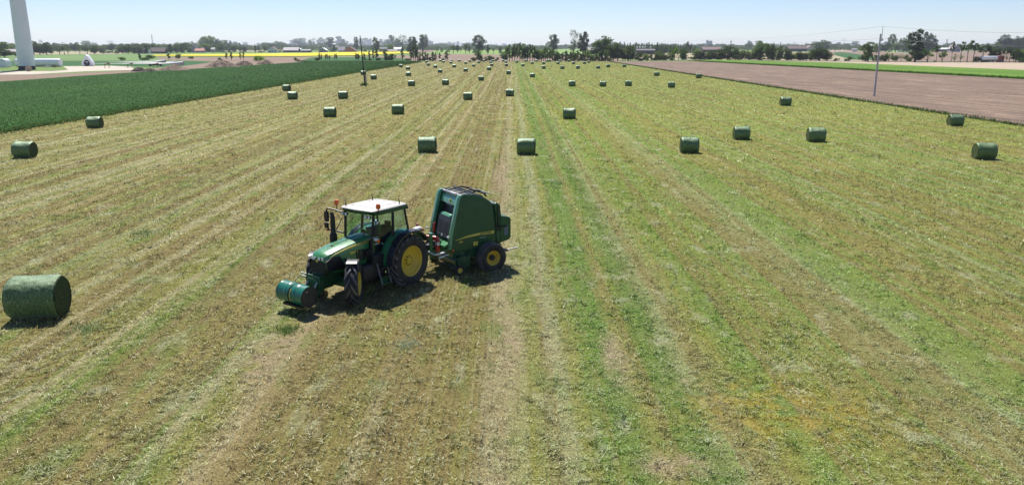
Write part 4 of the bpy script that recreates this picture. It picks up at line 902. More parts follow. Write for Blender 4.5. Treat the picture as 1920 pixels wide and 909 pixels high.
# chassis, drawbar, pickup
m = MB(); m.box((0.3, 0, 0.62), (1.6, 1.7, 0.14)); m.box((0.0, 0, 0.56), (0.16, 2.1, 0.16))
for s_ in (1, -1): m.prism([(0.6, 0.90), (0.1, 0.92), (0.0, 0.60), (0.35, 0.5), (0.9, 0.66)], s_*0.78, s_*0.86)
m.box((1.05, 0, 0.75), (0.7, 1.5, 0.35)); m.build('baler_chassis', DGREEN, BA, bevel=0.02)
m = MB(); m.box((1.95, 0.30, 0.80), (1.25, 0.12, 0.17), (0, radians(3), radians(-14))); m.box((1.95, -0.30, 0.80), (1.25, 0.12, 0.17), (0, radians(3), radians(14))); m.box((2.72, 0, 0.74), (0.5, 0.2, 0.15)); m.box((2.2, 0, 0.78), (0.1, 0.6, 0.1)); m.box((2.12, 0.42, 1.08), (0.11, 0.11, 0.90)); m.box((2.12, 0.42, 1.55), (0.16, 0.16, 0.05)); m.box((2.35, 0.3, 0.76), (0.2, 0.3, 0.3)); db = m.build('drawbar', GREEN, BA, bevel=0.015)
m = MB(); m.cyl((2.42, 0.42, 0.66), (2.42, 0.50, 0.66), 0.11, n=18); m.cyl((2.9, 0, 0.72), (3.15, 0, 0.66), 0.05, n=10); m.build('jack_wheel', GREY, db)
m = MB(); m.tube([(1.25, 0.0, 0.98), (2.1, 0, 0.98), (3.2, 0.0, 0.82)], 0.075, 14); m.build('drive_shaft', BLACK, BA)
m = MB(); m.tube([(1.72, 0.78, 0.86), (2.1, 0.72, 0.80), (2.22, 0.35, 0.86)], 0.035, 8); m.tube([(1.60, 0.80, 0.76), (2.0, 0.84, 0.70)], 0.03, 8); m.build('guard_rail', LABELW, BA)
m = MB(); m.cyl((1.1, -0.95, 0.40), (1.1, 0.95, 0.40), 0.26, n=20); m.box((0.95, 0, 0.62), (0.5, 1.9, 0.12)); 
for s_ in (1, -1): m.box((1.1, s_*0.96, 0.45), (0.62, 0.04, 0.40))
pk = m.build('pickup', DGREEN, BA, bevel=0.012)
m = MB()
for k in range(22):
    y = -0.86+k*0.082
    for a in (0.3, 1.6, 2.9, 4.2, 5.4): m.cyl((1.1+0.25*cos(a), y, 0.40+0.25*sin(a)), (1.1+0.37*cos(a+0.2), y, 0.40+0.37*sin(a+0.2)), 0.009, n=4)
m.build('pickup_tines', STEEL, pk)
for s_ in (1, -1):
    m = MB(); m.lathe([(0.10, -0.05), (0.19, -0.05), (0.20, 0), (0.19, 0.05), (0.10, 0.05)], 24); gw = m.build('gauge_wheel', TYRE, BA, loc=(1.30, s_*1.12, 0.20))
    m = MB(); m.lathe([(0.11, -0.052), (0.12, 0.03*s_), (0.09, s_*0.055), (0.03, s_*0.04), (0.002, s_*0.055)], 20); m.build('rim', YELLOW, gw)
    m = MB(); m.tube([(1.30, s_*1.06, 0.20), (1.30, s_*1.04, 0.60), (1.1, s_*0.98, 0.72)], 0.035); m.tube([(1.75, s_*0.9, 0.75), (0.95, s_*1.08, 0.42)], 0.03); m.build('gauge_wheel_arm', DGREEN, BA)
# hoses, extinguishers and lamps between tractor and baler
m = MB(); m.lathe([(0.002, 0.0), (0.075, 0.01), (0.08, 0.05), (0.08, 0.44), (0.05, 0.50), (0.028, 0.52), (0.028, 0.58), (0.002, 0.585)], 18, (1.95, 0.62, 0.88), 'z'); fe = m.build('fire_extinguisher', RED, BA)
m = MB(); m.lathe([(0.0815, 0.26), (0.0815, 0.38)], 18, (1.95, 0.62, 0.88), 'z'); m.build('extinguisher_label', LABELW, fe)
m = MB(); m.tube([(1.95, 0.62, 1.44), (2.0, 0.66, 1.5), (2.04, 0.70, 1.40), (2.03, 0.71, 1.15)], 0.014, 6); m.build('extinguisher_hose', BLACK, fe)
m = MB(); m.cyl((2.30, 0.05, 1.38), (1.92, 0.50, 1.36), 0.085, n=16); m.sphere((2.30, 0.05, 1.38), 0.085); m.build('red_cylinder', RED, BA)
m = MB(); m.cyl((1.72, -0.2, 1.45), (1.68, -0.2, 1.80), 0.045, n=12); m.build('red_canister', RED, BA)
for (x, y) in ((2.42, -0.05),):
    m = MB(); m.tube([(x, y, 1.1), (x+0.02, y, 1.72)], 0.022); m.tube([(x+0.06, y, 1.1), (x+0.02, y-0.05, 1.75)], 0.01); sl = m.build('lamp_stalk', BLACK, BA)
    m = MB(); m.lathe([(0.04, 1.70), (0.06, 1.72), (0.06, 1.82), (0.04, 1.86), (0.002, 1.87)], 12, (x+0.02, y, 0), 'z'); m.build('red_lamp', RED, sl)
m = MB(); rr = random.Random(3)
for k in range(9):
    y0 = rr.uniform(-0.15, 0.45); z0 = rr.uniform(1.0, 1.35)
    m.tube([(1.5, y0, z0), (1.9, y0+rr.uniform(-0.15, 0.15), z0+rr.uniform(-0.1, 0.25)), (2.4, rr.uniform(-0.1, 0.25), rr.uniform(1.0, 1.25)), (3.0, rr.uniform(-0.15, 0.15), rr.uniform(0.95, 1.15)), (3.5, rr.uniform(-0.1, 0.1), 1.15)], 0.014, 6)
m.build('hydraulic_hoses', BLACK, BA)
m = MB()
for k in range(4): m.tube([(1.7, -0.1+0.12*k, 1.25), (1.95, -0.05+0.1*k, 1.5), (2.15, 0.0+0.1*k, 1.3)], 0.018, 6)
m.build('hose_coil', pbr('pale_hose', (0.5,0.5,0.48), 0.5), BA)
for (x, y, z) in ((1.66, 0.93, 1.45), (1.66, -0.93, 1.45)):
    m = MB(); m.sphere((x, y, z), 0.05); m.build('white_knob', LABELW, BA)
m = MB(); m.box((1.9, 0.1, 1.0), (0.5, 0.7, 0.08)); m.box((1.85, 0.15, 1.12), (0.25, 0.5, 0.2)); m.build('tool_tray', BLACK, BA, bevel=0.01)
# ------------------------------------------------------------------ trees
LEAF = leafmat('tree_foliage', (0.068,0.105,0.03), (0.13,0.18,0.055), 0.45, True)
BARK = pbr('bark', (0.085,0.07,0.055), 0.9, var=0.3, vs=2.0)
def leaf_quads(C, size, rng):
    n = len(C); u = rng.normal(size=(n, 3)); u /= np.linalg.norm(u, axis=1)[:, None]
    v = np.cross(u, rng.normal(size=(n, 3))); v /= np.linalg.norm(v, axis=1)[:, None]
    s = (size*rng.uniform(0.5, 1.3, n))[:, None]
    return np.stack([C-u*s*0.5, C+v*s*0.34, C+u*s*0.5, C-v*s*0.34], 1).reshape(-1, 3)
def tree_proto(kind, seed):
    rng = np.random.default_rng(seed*101+7); R = lambda a, b: rng.uniform(a, b)
    L = []; limbs = []; n = 1500; leaf = 0.55; t = MB()
    if kind == 'round':
        H, Wd = 12.0, 10.0; n = 3400; leaf = 0.60
        L += [(0, 0, 0.45*H, 2.6, 2.6), (R(-1, 1), R(-1, 1), 0.66*H, 2.2, 2.2)]
        for k in range(26):
            a = R(0, 2*pi); r = R(0.1, 1)**0.6; z = R(0.20, 0.93); k_ = sqrt(max(0.05, 1-((z-0.52)/0.46)**2))
            L.append((cos(a)*r*3.6*k_, sin(a)*r*3.6*k_, z*H, R(1.1, 1.9), R(0.9, 1.6)))
        trunk_top = 0.55*H; tr = 0.28
    elif kind == 'tall':
        H, Wd = 20.0, 11.0; n = 4600; leaf = 0.58
        L += [(R(-0.5, 0.5), R(-0.5, 0.5), u*H, 1.7, 2.2) for u in (0.36, 0.52, 0.68)]
        for k in range(30):
            a = R(0, 2*pi); u = (k+R(0, 1))/30; spread = 3.9*(sin(pi*min(1, 0.15+u*0.72))**0.8)*R(0.3, 1)
            L.append((cos(a)*spread, sin(a)*spread, (0.24+0.73*u)*H-abs(spread)*0.25, R(0.8, 1.4), R(1.2, 2.2)))
        trunk_top = 0.85*H; tr = 0.36
    elif kind == 'bare':
        H, Wd = 18.0, 11.0; n = 1700; leaf = 0.42
        for k in range(26):
            a = R(0, 2*pi); u = R(0.1, 1.0); spread = 4.6*sin(pi*min(1, u*0.9))**0.6*R(0.3, 1)
            L.append((cos(a)*spread, sin(a)*spread, (0.28+0.68*u)*H-spread*0.2, R(0.9, 1.5), R(1.0, 1.7)))
        trunk_top = 0.9*H; tr = 0.30
    elif kind == 'slim':
        H, Wd = 9.0, 2.8; n = 900; leaf = 0.36
        for k in range(9):
            u = (k+0.5)/9; s = sin(pi*(0.12+0.85*u))
            L.append((R(-0.5, 0.5)*s, R(-0.5, 0.5)*s, (0.22+0.76*u)*H, R(0.35, 0.8)*s+0.15, R(0.5, 0.9)))
        trunk_top = 0.93*H; tr = 0.10
    elif kind == 'bush':
        H, Wd = 3.0, 4.4; n = 1100; leaf = 0.30
        for k in range(12):
            a = R(0, 2*pi); r = R(0, 1)**0.6; L.append((cos(a)*r*1.6, sin(a)*r*1.6, R(0.45, 2.4-r*1.0), R(0.5, 0.9), R(0.4, 0.75)))
        trunk_top = 1.4; tr = 0.09
    elif kind == 'spruce':
        H, Wd = 16.0, 6.0; n = 1500; leaf = 0.55
        for k in range(26):
            u = (k+0.5)/26; w_ = 2.5*(1-u)**0.85+0.15; a = R(0, 2*pi)
            L.append((cos(a)*w_*0.55, sin(a)*w_*0.55, (0.07+0.92*u)*H, w_*0.6+0.1, 0.55)); L.append((-cos(a)*w_*0.5, -sin(a)*w_*0.5, (0.06+0.92*u)*H, w_*0.55+0.1, 0.5))
        trunk_top = 0.95*H; tr = 0.2
    elif kind == 'column':
        H, Wd = 10.0, 5.0; n = 1500; leaf = 0.5
        for k in range(14):
            u = (k+0.5)/14; s = (1-u**2.6)**0.5; L.append((R(-1, 1)*s*1.1, R(-1, 1)*s*1.1, (0.06+0.88*u)*H, 1.35*s+0.25, 0.9))
        trunk_top = 0.6*H; tr = 0.15
    elif kind == 'pine':
        H, Wd = 12.0, 6.5; n = 2000; leaf = 0.42
        for k in range(13):
            a = R(0, 2*pi); r = R(0, 1)**0.5*2.4; L.append((cos(a)*r, sin(a)*r, H*R(0.60, 0.93)-r*0.15, R(0.7, 1.2), R(0.5, 0.9)))
        trunk_top = 0.8*H; tr = 0.20
    elif kind == 'fruit':
        H, Wd = 7.0, 6.8; n = 1900; leaf = 0.40
        for k in range(14):
            a = R(0, 2*pi); r = R(0.15, 1)**0.6*2.5; L.append((cos(a)*r, sin(a)*r, H*R(0.45, 0.92)-r*0.35*R(0, 1), R(0.6, 1.0), R(0.45, 0.8)))
        trunk_top = 0.4*H; tr = 0.22
    w_ = np.array([l[3]**2*l[4] for l in L]); w_ = np.sqrt(w_); cnt = np.maximum(3, (n*w_/w_.sum()).astype(int))
    C = []
    for (x, y, z, r, h), c in zip(L, cnt):
        d = rng.normal(size=(c, 3)); d /= np.linalg.norm(d, axis=1)[:, None]
        rad = rng.uniform(0.35, 1.08, c)[:, None]; C.append(np.array([[x, y, z]])+d*rad*np.array([[r, r, h]]))
    C = np.concatenate(C); C = C[C[:, 2] > 0.05]
    V = leaf_quads(C, leaf, rng)
    me = bpy.data.meshes.new('crown'); nn = len(V)//4
    me.vertices.add(len(V)); me.vertices.foreach_set('co', V.astype(np.float32).ravel())
    me.loops.add(len(V)); me.loops.foreach_set('vertex_index', np.arange(len(V), dtype=np.int32))
    me.polygons.add(nn); me.polygons.foreach_set('loop_start', np.arange(0, len(V), 4, dtype=np.int32))
    a = me.attributes.new('tint', 'FLOAT', 'FACE'); a.data.foreach_set('value', rng.random(nn).astype(np.float32))
    me.update(calc_edges=True); me.materials.append(LEAF)
    bx, by = R(-0.02, 0.02)*H, R(-0.02, 0.02)*H
    t.tube([(0, 0, -0.1), (bx*0.4, by*0.4, trunk_top*0.35), (bx, by, trunk_top*0.7), (bx*1.2, by, trunk_top)], [tr*1.25, tr, tr*0.6, tr*0.2], 7)
    order = sorted(range(len(L)), key=lambda i: -L[i][3])[:{'slim': 3, 'spruce': 0, 'column': 0, 'bush': 4}.get(kind, 12)]
    for i in order:
        x, y, z, r, h = L[i]; z0 = max(trunk_top*0.25, min(trunk_top*0.9, z-(abs(x)+abs(y))*1.1)); f_ = z0/trunk_top
        t.tube([(bx*f_, by*f_, z0), (x*0.5, y*0.5, (z0+z)/2-0.1), (x, y, z+h*0.4)], [tr*0.42, tr*0.26, tr*0.08], 5)
    tm = t.mesh('trunk', BARK)
    H = float(np.percentile(V[:, 2], 99.7)); Wd = float(np.percentile(V[:, 0], 98.5)-np.percentile(V[:, 0], 1.5))
    return {'H': H, 'W': Wd, 'crown': me, 'trunk': tm}
PROTO = {k: [tree_proto(k, s+i*17) for s in range(n)] for i, (k, n) in enumerate((('round', 4), ('tall', 4), ('bare', 3), ('slim', 5), ('bush', 3), ('spruce', 3), ('column', 2), ('pine', 3), ('fruit', 2)))}
NAMES = {'round': 'broadleaf_tree', 'tall': 'tall_tree', 'bare': 'sparse_tree', 'slim': 'young_tree', 'bush': 'bush', 'spruce': 'spruce_tree', 'column': 'columnar_tree', 'pine': 'pine_tree', 'fruit': 'fruit_tree'}
LOOK = {'round': 'rounded leafy tree', 'tall': 'tall open-crowned tree', 'bare': 'thinly leaved tree', 'slim': 'slim young tree', 'bush': 'low bush', 'spruce': 'pointed conifer', 'column': 'dense upright tree', 'pine': 'flat-crowned tree', 'fruit': 'short spreading tree'}
def tree(kind, px, base, top, wpx, label, group=None, tint=(1, 1, 1), seed=None):
    X, Y = G(px, base); H = max(0.6, Zat(Y, top)); Wm = wpx*MPP(base)
    P_ = PROTO[kind][(seed if seed is not None else random.randrange(99)) % len(PROTO[kind])]
    o = empty(NAMES[kind], (X, Y, -0.05), random.uniform(0, 6.28), label=label, cat='bush' if kind == 'bush' else 'tree', group=group)
    sx = Wm/P_['W']*{'round': 1.25, 'bush': 1.2, 'spruce': 1.3, 'tall': 1.15}.get(kind, 1.1); sz = H/P_['H']*1.02; o.scale = (sx, sx*1.0, sz)
    c = link('crown', P_['crown'], o); b = random.uniform(0.82, 1.18); c.color = (tint[0]*b, tint[1]*b, tint[2]*b, 1)
    link('trunk', P_['trunk'], o); return o
def tree_row(place, lst, group):
    lst = sorted(lst, key=lambda t: t[1]); cnt = {}
    for t in lst: cnt[t[0]] = cnt.get(t[0], 0)+1
    seen = {}
    for t in lst:
        k = t[0]; i = seen.get(k, 0); seen[k] = i+1
        tint = t[5] if len(t) > 5 else (1, 1, 1); extra = t[6] if len(t) > 6 else ''
        lab = LOOK[k]+' '+place
        if cnt[k] > 1: lab = ('leftmost ' if i == 0 else ('rightmost ' if i == cnt[k]-1 else ordw(i+1)+' '))+LOOK[k]+(' ' if i in (0, cnt[k]-1) else ' from left ')+place
        tree(k, t[1], t[2], t[3], t[4], lab, group, tint)
DK, PL, YG, BR = (0.82, 0.88, 0.85), (1.7, 1.65, 1.5), (2.0, 2.2, 1.1), (1.9, 1.3, 1.1)
MD = (1.15, 1.15, 1.0)
r_, t_, b_, s_, u_, c_, k_, p_, f_ = 'round', 'tall', 'bare', 'slim', 'bush', 'spruce', 'column', 'pine', 'fruit'
tree_row('left of the white tower', [(r_,5,103,79,22,MD),(r_,13,101,80,14,PL),(r_,22,100,82,12,PL),(u_,30,106,97,16,DK),(r_,9,108,91,20,MD),(r_,31,99,84,9)], 'trees left of the tower')
tree_row('between the tower and the teardrop cover', [(r_,64,103,78,14,PL),(r_,75,103,84,14,DK),(r_,88,103,80,15,DK),(b_,79,98,75,7),(r_,100,97,85,8),(r_,97,102,92,8,DK),(b_,112,103,87,12),(r_,106,96,81,12),(b_,121,103,80,13),(b_,128,102,87,11),(k_,133,94,81,10,DK),(r_,139,97,88,8,YG),(r_,70,100,86,10,MD)], 'trees behind the white tower section')
tree_row('above and right of the teardrop cover', [(r_,145,97,80,9,PL),(b_,150,103,83,10),(r_,161,92,77,13,PL),(b_,164,102,84,12),(r_,178,102,86,12,MD),(u_,192,101,94,9,DK),(u_,205,100,96,8,DK),(u_,212,100,96,4,DK),(u_,218,101,95,7,DK),(b_,208,90,77,10),(r_,181,90,83,8),(b_,155,98,85,5)], 'trees above the teardrop cover')
tree_row('around the farmhouses left of the yellow field', [(r_,230,101,87,14,DK),(r_,241,101,83,10,MD),(k_,252,101,89,11,DK),(r_,248,96,81,10,MD),(r_,259,97,82,12,MD),(r_,263,101,88,11,DK),(k_,275,101,85,8,DK),(r_,270,96,82,10),(r_,285,95,82,12,MD),(r_,300,96,84,14,PL),(u_,310,100,91,7,DK),(k_,320,100,83,10,DK),(k_,330,100,86,8,DK),(k_,341,100,84,10,DK),(r_,352,96,80,14,PL),(u_,356,100,91,8,DK),(r_,336,93,80,14,PL),(r_,309,93,82,10,MD),(r_,235,94,84,9)], 'trees around the left farm')
tree_row('in the wood behind the left farmhouses', [(k_,362,93,78,6),(r_,372,94,80,14,PL),(r_,383,95,69,15,PL),(r_,393,96,68,14,PL),(r_,402,95,70,14,PL),(r_,410,95,74,10,MD),(r_,418,95,76,11,MD),(r_,426,93,76,10),(k_,432,93,77,8),(r_,441,92,79,12,DK),(r_,386,97,82,14,YG),(r_,400,97,84,14,MD),(r_,413,97,84,12,MD),(u_,430,99,95,6,DK),(u_,438,98,95,6,DK),(u_,420,99,96,9,DK),(u_,408,99,95,9)], 'wood behind the left farm')
tree_row('between the left wood and the white cottage', [(k_,451,97,81,5,DK),(k_,460,98,88,6,DK),(r_,460,89,79,8),(r_,468,88,81,6),(r_,475,88,80,7),(s_,479,100,84,5),(r_,486,90,81,8),(s_,485,97,87,6,DK),(r_,497,93,80,12),(r_,497,97,86,8,DK),(r_,508,94,81,12,MD),(r_,520,93,78,12,MD),(r_,529,93,79,12,MD),(r_,538,92,83,12,DK),(u_,525,98,95,9,DK),(u_,490,99,96,9),(u_,455,99,97,7,DK),(b_,470,97,90,3)], 'trees left of the white cottage')
tree_row('behind the farm buildings over the yellow field', [(r_,551,90,74,12,MD),(r_,560,91,73,12),(r_,568,90,72,10,PL),(r_,575,91,81,10),(r_,583,91,75,8,PL),(b_,589,91,72,9),(t_,601,90,71,11,MD),(r_,610,90,74,10,PL),(t_,620,93,71,15,DK),(c_,627,98,85,8,DK),(u_,580,99,95,6,DK),(u_,622,98,94,6,DK),(t_,636,90,69,12),(t_,646,91,74,12),(r_,657,89,81,14),(t_,669,96,70,8),(r_,677,90,73,9),(r_,686,89,72,10),(r_,694,89,73,9),(t_,706,99,71,12,DK),(r_,716,90,74,10),(r_,725,91,75,10),(t_,737,92,67,16),(r_,730,97,84,13,YG),(r_,747,93,74,10),(b_,755,96,66,14),(u_,683,98,93,8,DK),(u_,560,99,96,8)], 'trees behind the farm buildings')
tree_row('in the tree line in front of the yellow field', [(s_,262,113,101,5,DK),(u_,228,114,107,11,MD),(u_,278,113.5,103.5,22,DK),(s_,317,112,100,6),(u_,335,111,101,9,MD),(u_,358,111,106,8),(s_,425,112,99,5),(s_,434,113.5,97,5),(s_,451,112,98,4,MD),(s_,457,113,97,4),(u_,486,116,104.5,16,YG),(u_,413,114,108,7),(u_,555,115,108,10,MD),(u_,597,114,108,9,DK),(s_,603,113,101,3),(s_,611,113,102,3),(s_,614,113,101,3),(s_,628,113,101,3),(s_,631,113,101,3),(s_,599,113,99,4),(s_,618,113,104,3)], 'thin trees in front of the yellow field')
tree_row('right of the dark pole along the green crop', [(s_,668,114,100,6,DK),(s_,672,114,101,5),(s_,683,114,100,5,DK),(s_,693,114,95,4),(s_,700,114,91,5),(s_,706,114,90,7,DK),(u_,711,114,109,9,DK),(s_,723,114,94,9,DK),(u_,736,114,101,11,DK),(u_,727,114,107,9,DK),(s_,755,114.5,88,6),(u_,694,114,110,8,DK),(u_,766,114,110,7,DK),(u_,684,113.5,109,6,DK)], 'trees along the green crop')
tree_row('left of centre behind the field end', [(r_,766,90,74,14),(t_,776,100,70,16),(t_,793,97,66,18,DK),(r_,808,90,77,10),(r_,770,100,87,12,DK),(s_,771,114.6,92,5),(s_,775,114.6,88,5),(s_,779,114.6,86,6),(s_,783,114.6,89,5),(s_,788,114.6,98,4),(s_,793,114.6,96,5),(s_,798,114.6,97,4),(s_,802,114.6,100,4),(s_,812,114.6,98,6,DK),(s_,817,114.6,98,4),(s_,825,114.6,98,4),(s_,838,115,95,8),(u_,807,114.6,107,6,DK),(u_,832,115,109,7,DK),(u_,799,114.6,109,12,DK),(u_,787,114.6,110,7,DK),(u_,814,114.6,109,7,DK)], 'trees left of centre at the field end')
tree_row('far off in blue haze left of centre', [(r_,825,88.9,80,6),(r_,833,88.9,81,7),(r_,842,88.9,79,9),(r_,851,88.9,80,8),(t_,859,89.2,78,5),(r_,867,88.9,81,7),(r_,879,88.9,80,10),(r_,886,88.9,82,8),(r_,920,88.9,83,7),(r_,929,88.9,83,8),(r_,937,88.9,85,7),(r_,945,89,82,8),(r_,873,88.8,82,7),(r_,813,88.9,84,7)], 'hazy trees left of centre')
tree_row('in the green field left of centre', [(b_,820,101,86,6),(u_,828,98,93,4,DK),(f_,850,101,86,9,MD),(s_,858,99,85,7,DK),(b_,864,100,87,5),(f_,873,101,84,9,MD),(s_,880,100,86,6),(u_,890,100.5,92,8,DK),(b_,905,99,90,6,MD),(s_,915,102.5,85,7),(b_,925,102.5,88,7),(s_,937,102,88,5),(u_,941,100,96,5,DK),(s_,842,100,92,4),(s_,951,101,87,8)], 'trees in the far green field')
tree('tall',898,101,67,21,'big dark open-crowned tree alone above the middle of the field',None,(0.8,0.8,0.8),1)
tree('round',897,115,94,10,'full green young tree right in front of the big lone dark tree',None,(1.2,1.3,1.0),2)
tree_row('along the field end left of the dense grove', [(u_,887,115,108,8,DK),(u_,903,115,108,8,DK),(u_,917,115,105,13,DK),(u_,932,115,108,8,DK),(u_,910,115,110,6,DK),(s_,918,114.8,104,4)], 'bushes at the field end')
tree('tall',1038,100,66,19,'dark open-crowned tree standing above the grove right of centre',None,(0.6,0.66,0.7),2)
tree('bare',1076,113,57,20,'tallest pale thin-leaved tree, left one of the pair right of centre',None,(1.1,1.05,1.0),0)
tree('tall',1093,106,61,18,'dark tall tree with upright branches, right one of the pair',None,(0.6,0.65,0.72),3)
tree('round',1129,110,69,32,'broad dome-crowned tree right of the tall pair',None,(0.95,1.05,1.0),1)
tree('round',1154,102,80,14,'rounded tree just right of the broad dome-crowned one',None,(0.8,0.9,0.9),2)
gt = [(946,99),(950,88),(955,84),(960,90),(965,82),(970,84),(975,81),(980,83),(985,88),(990,88),(994,84),(998,85),(1002,88),(1006,93),(1010,94),(1015,96),(1019,92),(1023,90),(1027,91),(1031,92),(1035,92),(1040,96),(1045,98),(1050,101),(1055,99),(1061,96),(1066,101),(1070,98),(1075,97),(1079,99),(1083,95),(1088,100),(1092,100),(1097,95),(1102,95),(1107,102),(1112,103),(1118,101),(1124,97),(1129,95),(1134,94),(1139,94)]
tree_row('in the dense grove at the field end', [((s_ if i % 7 else r_),x+random.uniform(-1,1),115.2+random.uniform(-0.5,0.3),t,(8 if i % 7 else 11),(1.5,1.6,1.3) if i % 3 else (1.0,1.1,1.0)) for i,(x,t) in enumerate(gt)], 'grove at the field end')
tree_row('under the grove at the field end', [(u_,x,115.3,110+random.uniform(-1.5,1.5),random.uniform(6,10),(1.2,1.3,1.0) if i%2 else DK) for i,x in enumerate(range(1042,1150,9))], 'bushes under the grove')
tree_row('in the thicket right of the dome-crowned tree', [(r_,1144,114.5,82,12,MD),(r_,1158,114.5,82,15),(r_,1178,114.5,86,17,MD),(r_,1150,114.5,91,11,DK),(r_,1168,114.5,95,10,MD),(r_,1182,114.5,96,11,DK),(r_,1197,114.5,99,13,MD),(u_,1211,114.5,104,9,MD),(s_,1221,114.5,101,8,MD),(u_,1234,114,104,10,DK),(r_,1243,114,100,11,MD),(u_,1256,114,105,12,DK),(s_,1250,114,102,7,PL),(f_,1264,113.6,89,12,YG),(b_,1272,113.5,103,9,PL),(r_,1280,113,93,10,MD),(u_,1205,114.5,109,12,DK),(s_,1230,114,101,7),(u_,1228,114,109,9,DK),(u_,1243,114,109,9,DK)], 'thicket at the right of the field end')
sp = [(1153,80),(1158,83),(1162,79),(1166,83),(1170,79),(1176,83),(1181,81),(1187,84),(1192,80),(1197,83),(1202,83),(1207,85),(1212,81),(1216,80),(1222,82),(1227,84),(1232,80),(1236,83),(1240,82),(1244,85),(1248,84),(1252,82),(1257,83),(1262,85),(1266,83),(1271,84),(1276,84),(1281,85),(1286,84),(1295,83),(1302,85)]
tree_row('in the dark conifer wood right of centre', [(c_,x,100.5+random.uniform(-1.5,1.5),t,random.uniform(6.5,9),DK) for x,t in sp]+[(r_,1166,96,86,10),(r_,1232,101,84,10,DK),(k_,1289,100,79,9,(1.3,0.85,0.8)),(k_,1298,89.5,82,6,DK),(k_,1302,101,88,7,DK),(r_,1246,101,88,12,DK),(r_,1262,101,89,12,DK),(r_,1186,97,84,9)], 'conifer wood')
tree_row('in the tree belt behind the ploughed soil', [(r_,1304,112.3,96,10,MD),(r_,1312,112.3,94,11,MD),(s_,1320,112.3,95,9),(r_,1329,112.3,95,10,DK),(r_,1338,112.5,94,11),(r_,1350,112.5,92,12,MD),(r_,1364,112.6,87,15),(r_,1378,112.7,90,14,MD),(b_,1386,112.7,97,9,PL),(b_,1398,112.8,97,10,PL),(b_,1406,112.8,98,9,PL),(r_,1392,112.8,95,10,MD),(r_,1424,113,78,20,(1.2,1.4,1.1)),(r_,1440,113,83,15,(1.3,1.5,1.0)),(t_,1449,113,85,11,MD),(r_,1462,113.2,87,12,MD),(r_,1476,113.4,91,13),(b_,1488,113.4,99,9,PL),(r_,1500,113.8,97,15,DK),(b_,1519,114,98,12,PL),(r_,1536,114.2,90,22,DK),(r_,1550,114.3,98,16),(r_,1414,113,92,12,MD),(b_,1456,113.2,98,9,PL),(b_,1330,112.4,101,9,PL),(b_,1345,112.4,101,9,PL),(r_,1484,113.5,101,10,MD),(b_,1372,112.6,99,9,PL),(r_,1512,113.9,100,12,MD)], 'tree belt behind the ploughed soil')
tree_row('under the tree belt behind the ploughed soil', [(u_,x,112.2+(x-1280)/260*0.8,y,random.uniform(10,14),DK) for x,y in ((1285,107),(1298,107),(1310,107),(1322,108),(1334,107),(1344,108),(1354,106),(1366,109),(1379,108),(1392,109),(1410,104),(1420,109),(1430,109),(1443,108),(1455,110),(1463,104),(1474,108),(1483,103),(1496,108),(1508,109),(1520,108),(1530,107))], 'bushes under the tree belt')
tree_row('on the skyline over the tree belt', [(r_,1405,91,77,9,DK),(r_,1399,92.5,86,7,DK),(r_,1423,91,77,9),(r_,1540,96,76,25,DK),(r_,1533,97,80,16,DK),(r_,1554,92,79,10),(r_,1561,92,83,8),(r_,1571,92,80,11),(r_,1581,92.3,82,9),(k_,1594,92,85,5,DK),(r_,1603,91.5,78,11),(r_,1345,91,83,10),(r_,1358,90,84,10),(r_,1374,91,83,12),(c_,1387,91,85,7,DK),(r_,1463,90.5,85,8),(c_,1463,91,80,5),(r_,1472,90.5,86,8),(r_,1485,90,85,8),(r_,1310,90,84,8),(r_,1500,89.5,86,10),(r_,1516,89.5,85.5,10),(r_,1380,90,86,10),(r_,1433,91,85,9)], 'skyline trees right of centre')
tree_row('around the grey pole and the dark big tree', [(t_,1627,116,80,20,MD),(u_,1617,115.5,102,12,DK),(u_,1643,115.5,103,14,DK),(r_,1643,101,82,10,PL),(r_,1652,98,82,9,DK),(r_,1661,98,79,9,DK),(r_,1661,98,86,13,YG),(t_,1671,97,65,13,MD),(r_,1679,98,79,13,PL),(k_,1686,96,73,5,MD),(r_,1694,98,72,14),(r_,1700,99,80,14,MD),(u_,1655,115.5,103,12,MD),(u_,1666,115.5,100,16,MD),(u_,1680,115.5,103,11,MD),(b_,1689,115.5,101,7,MD),(u_,1701,115.6,103,13,MD),(u_,1591,115,106,12,MD),(u_,1569,115,109,9,MD),(r_,1727,112,98,14,DK),(t_,1736,99,61,15,DK),(t_,1748,98,66,14,DK),(r_,1729,99,76,16,DK),(r_,1742,98,80,16,DK),(b_,1774,92,74,6),(r_,1775,93,83,13,MD)], 'trees around the right big tree')
tree('tall',1715,116.5,57,24,'biggest dark tree, leaves down to the ground, right of the grey pole',None,(0.42,0.5,0.5),0)
tree('round',1716,117,95,18,'dark leafy thicket at the foot of the biggest right tree',None,(0.42,0.5,0.5),1)
tree_row('along the road left of the tank truck', [(f_,1738,117,92,19,YG),(p_,1755,117,86,9,DK),(f_,1766,117,97,13,PL),(p_,1783,117,79,8,DK),(p_,1800,117.2,79,10),(p_,1813,117,77,15,DK),(p_,1824,117,81,14,DK),(b_,1789,117,101,9,MD),(b_,1800,117,101,10,MD),(u_,1832,117.2,106,11,DK),(u_,1752,117,113,4,DK)], 'roadside trees left of the truck')
tree_row('behind the red cab truck by the right edge', [(p_,1842,116.6,85,15,DK),(p_,1853,116.6,84,13,DK),(r_,1861,116.4,90,13,DK),(r_,1869,116.4,93,11,DK),(p_,1880,117,91,14,DK),(p_,1892,117,89,14),(r_,1904,117,90,15,MD),(r_,1916,117,92,17,(1.4,1.7,0.9)),(p_,1900,117.6,96,10,DK),(b_,1886,117.2,100,8,MD),(r_,1932,117,88,17,MD),(u_,1912,118,108,12,DK)], 'trees behind the truck')
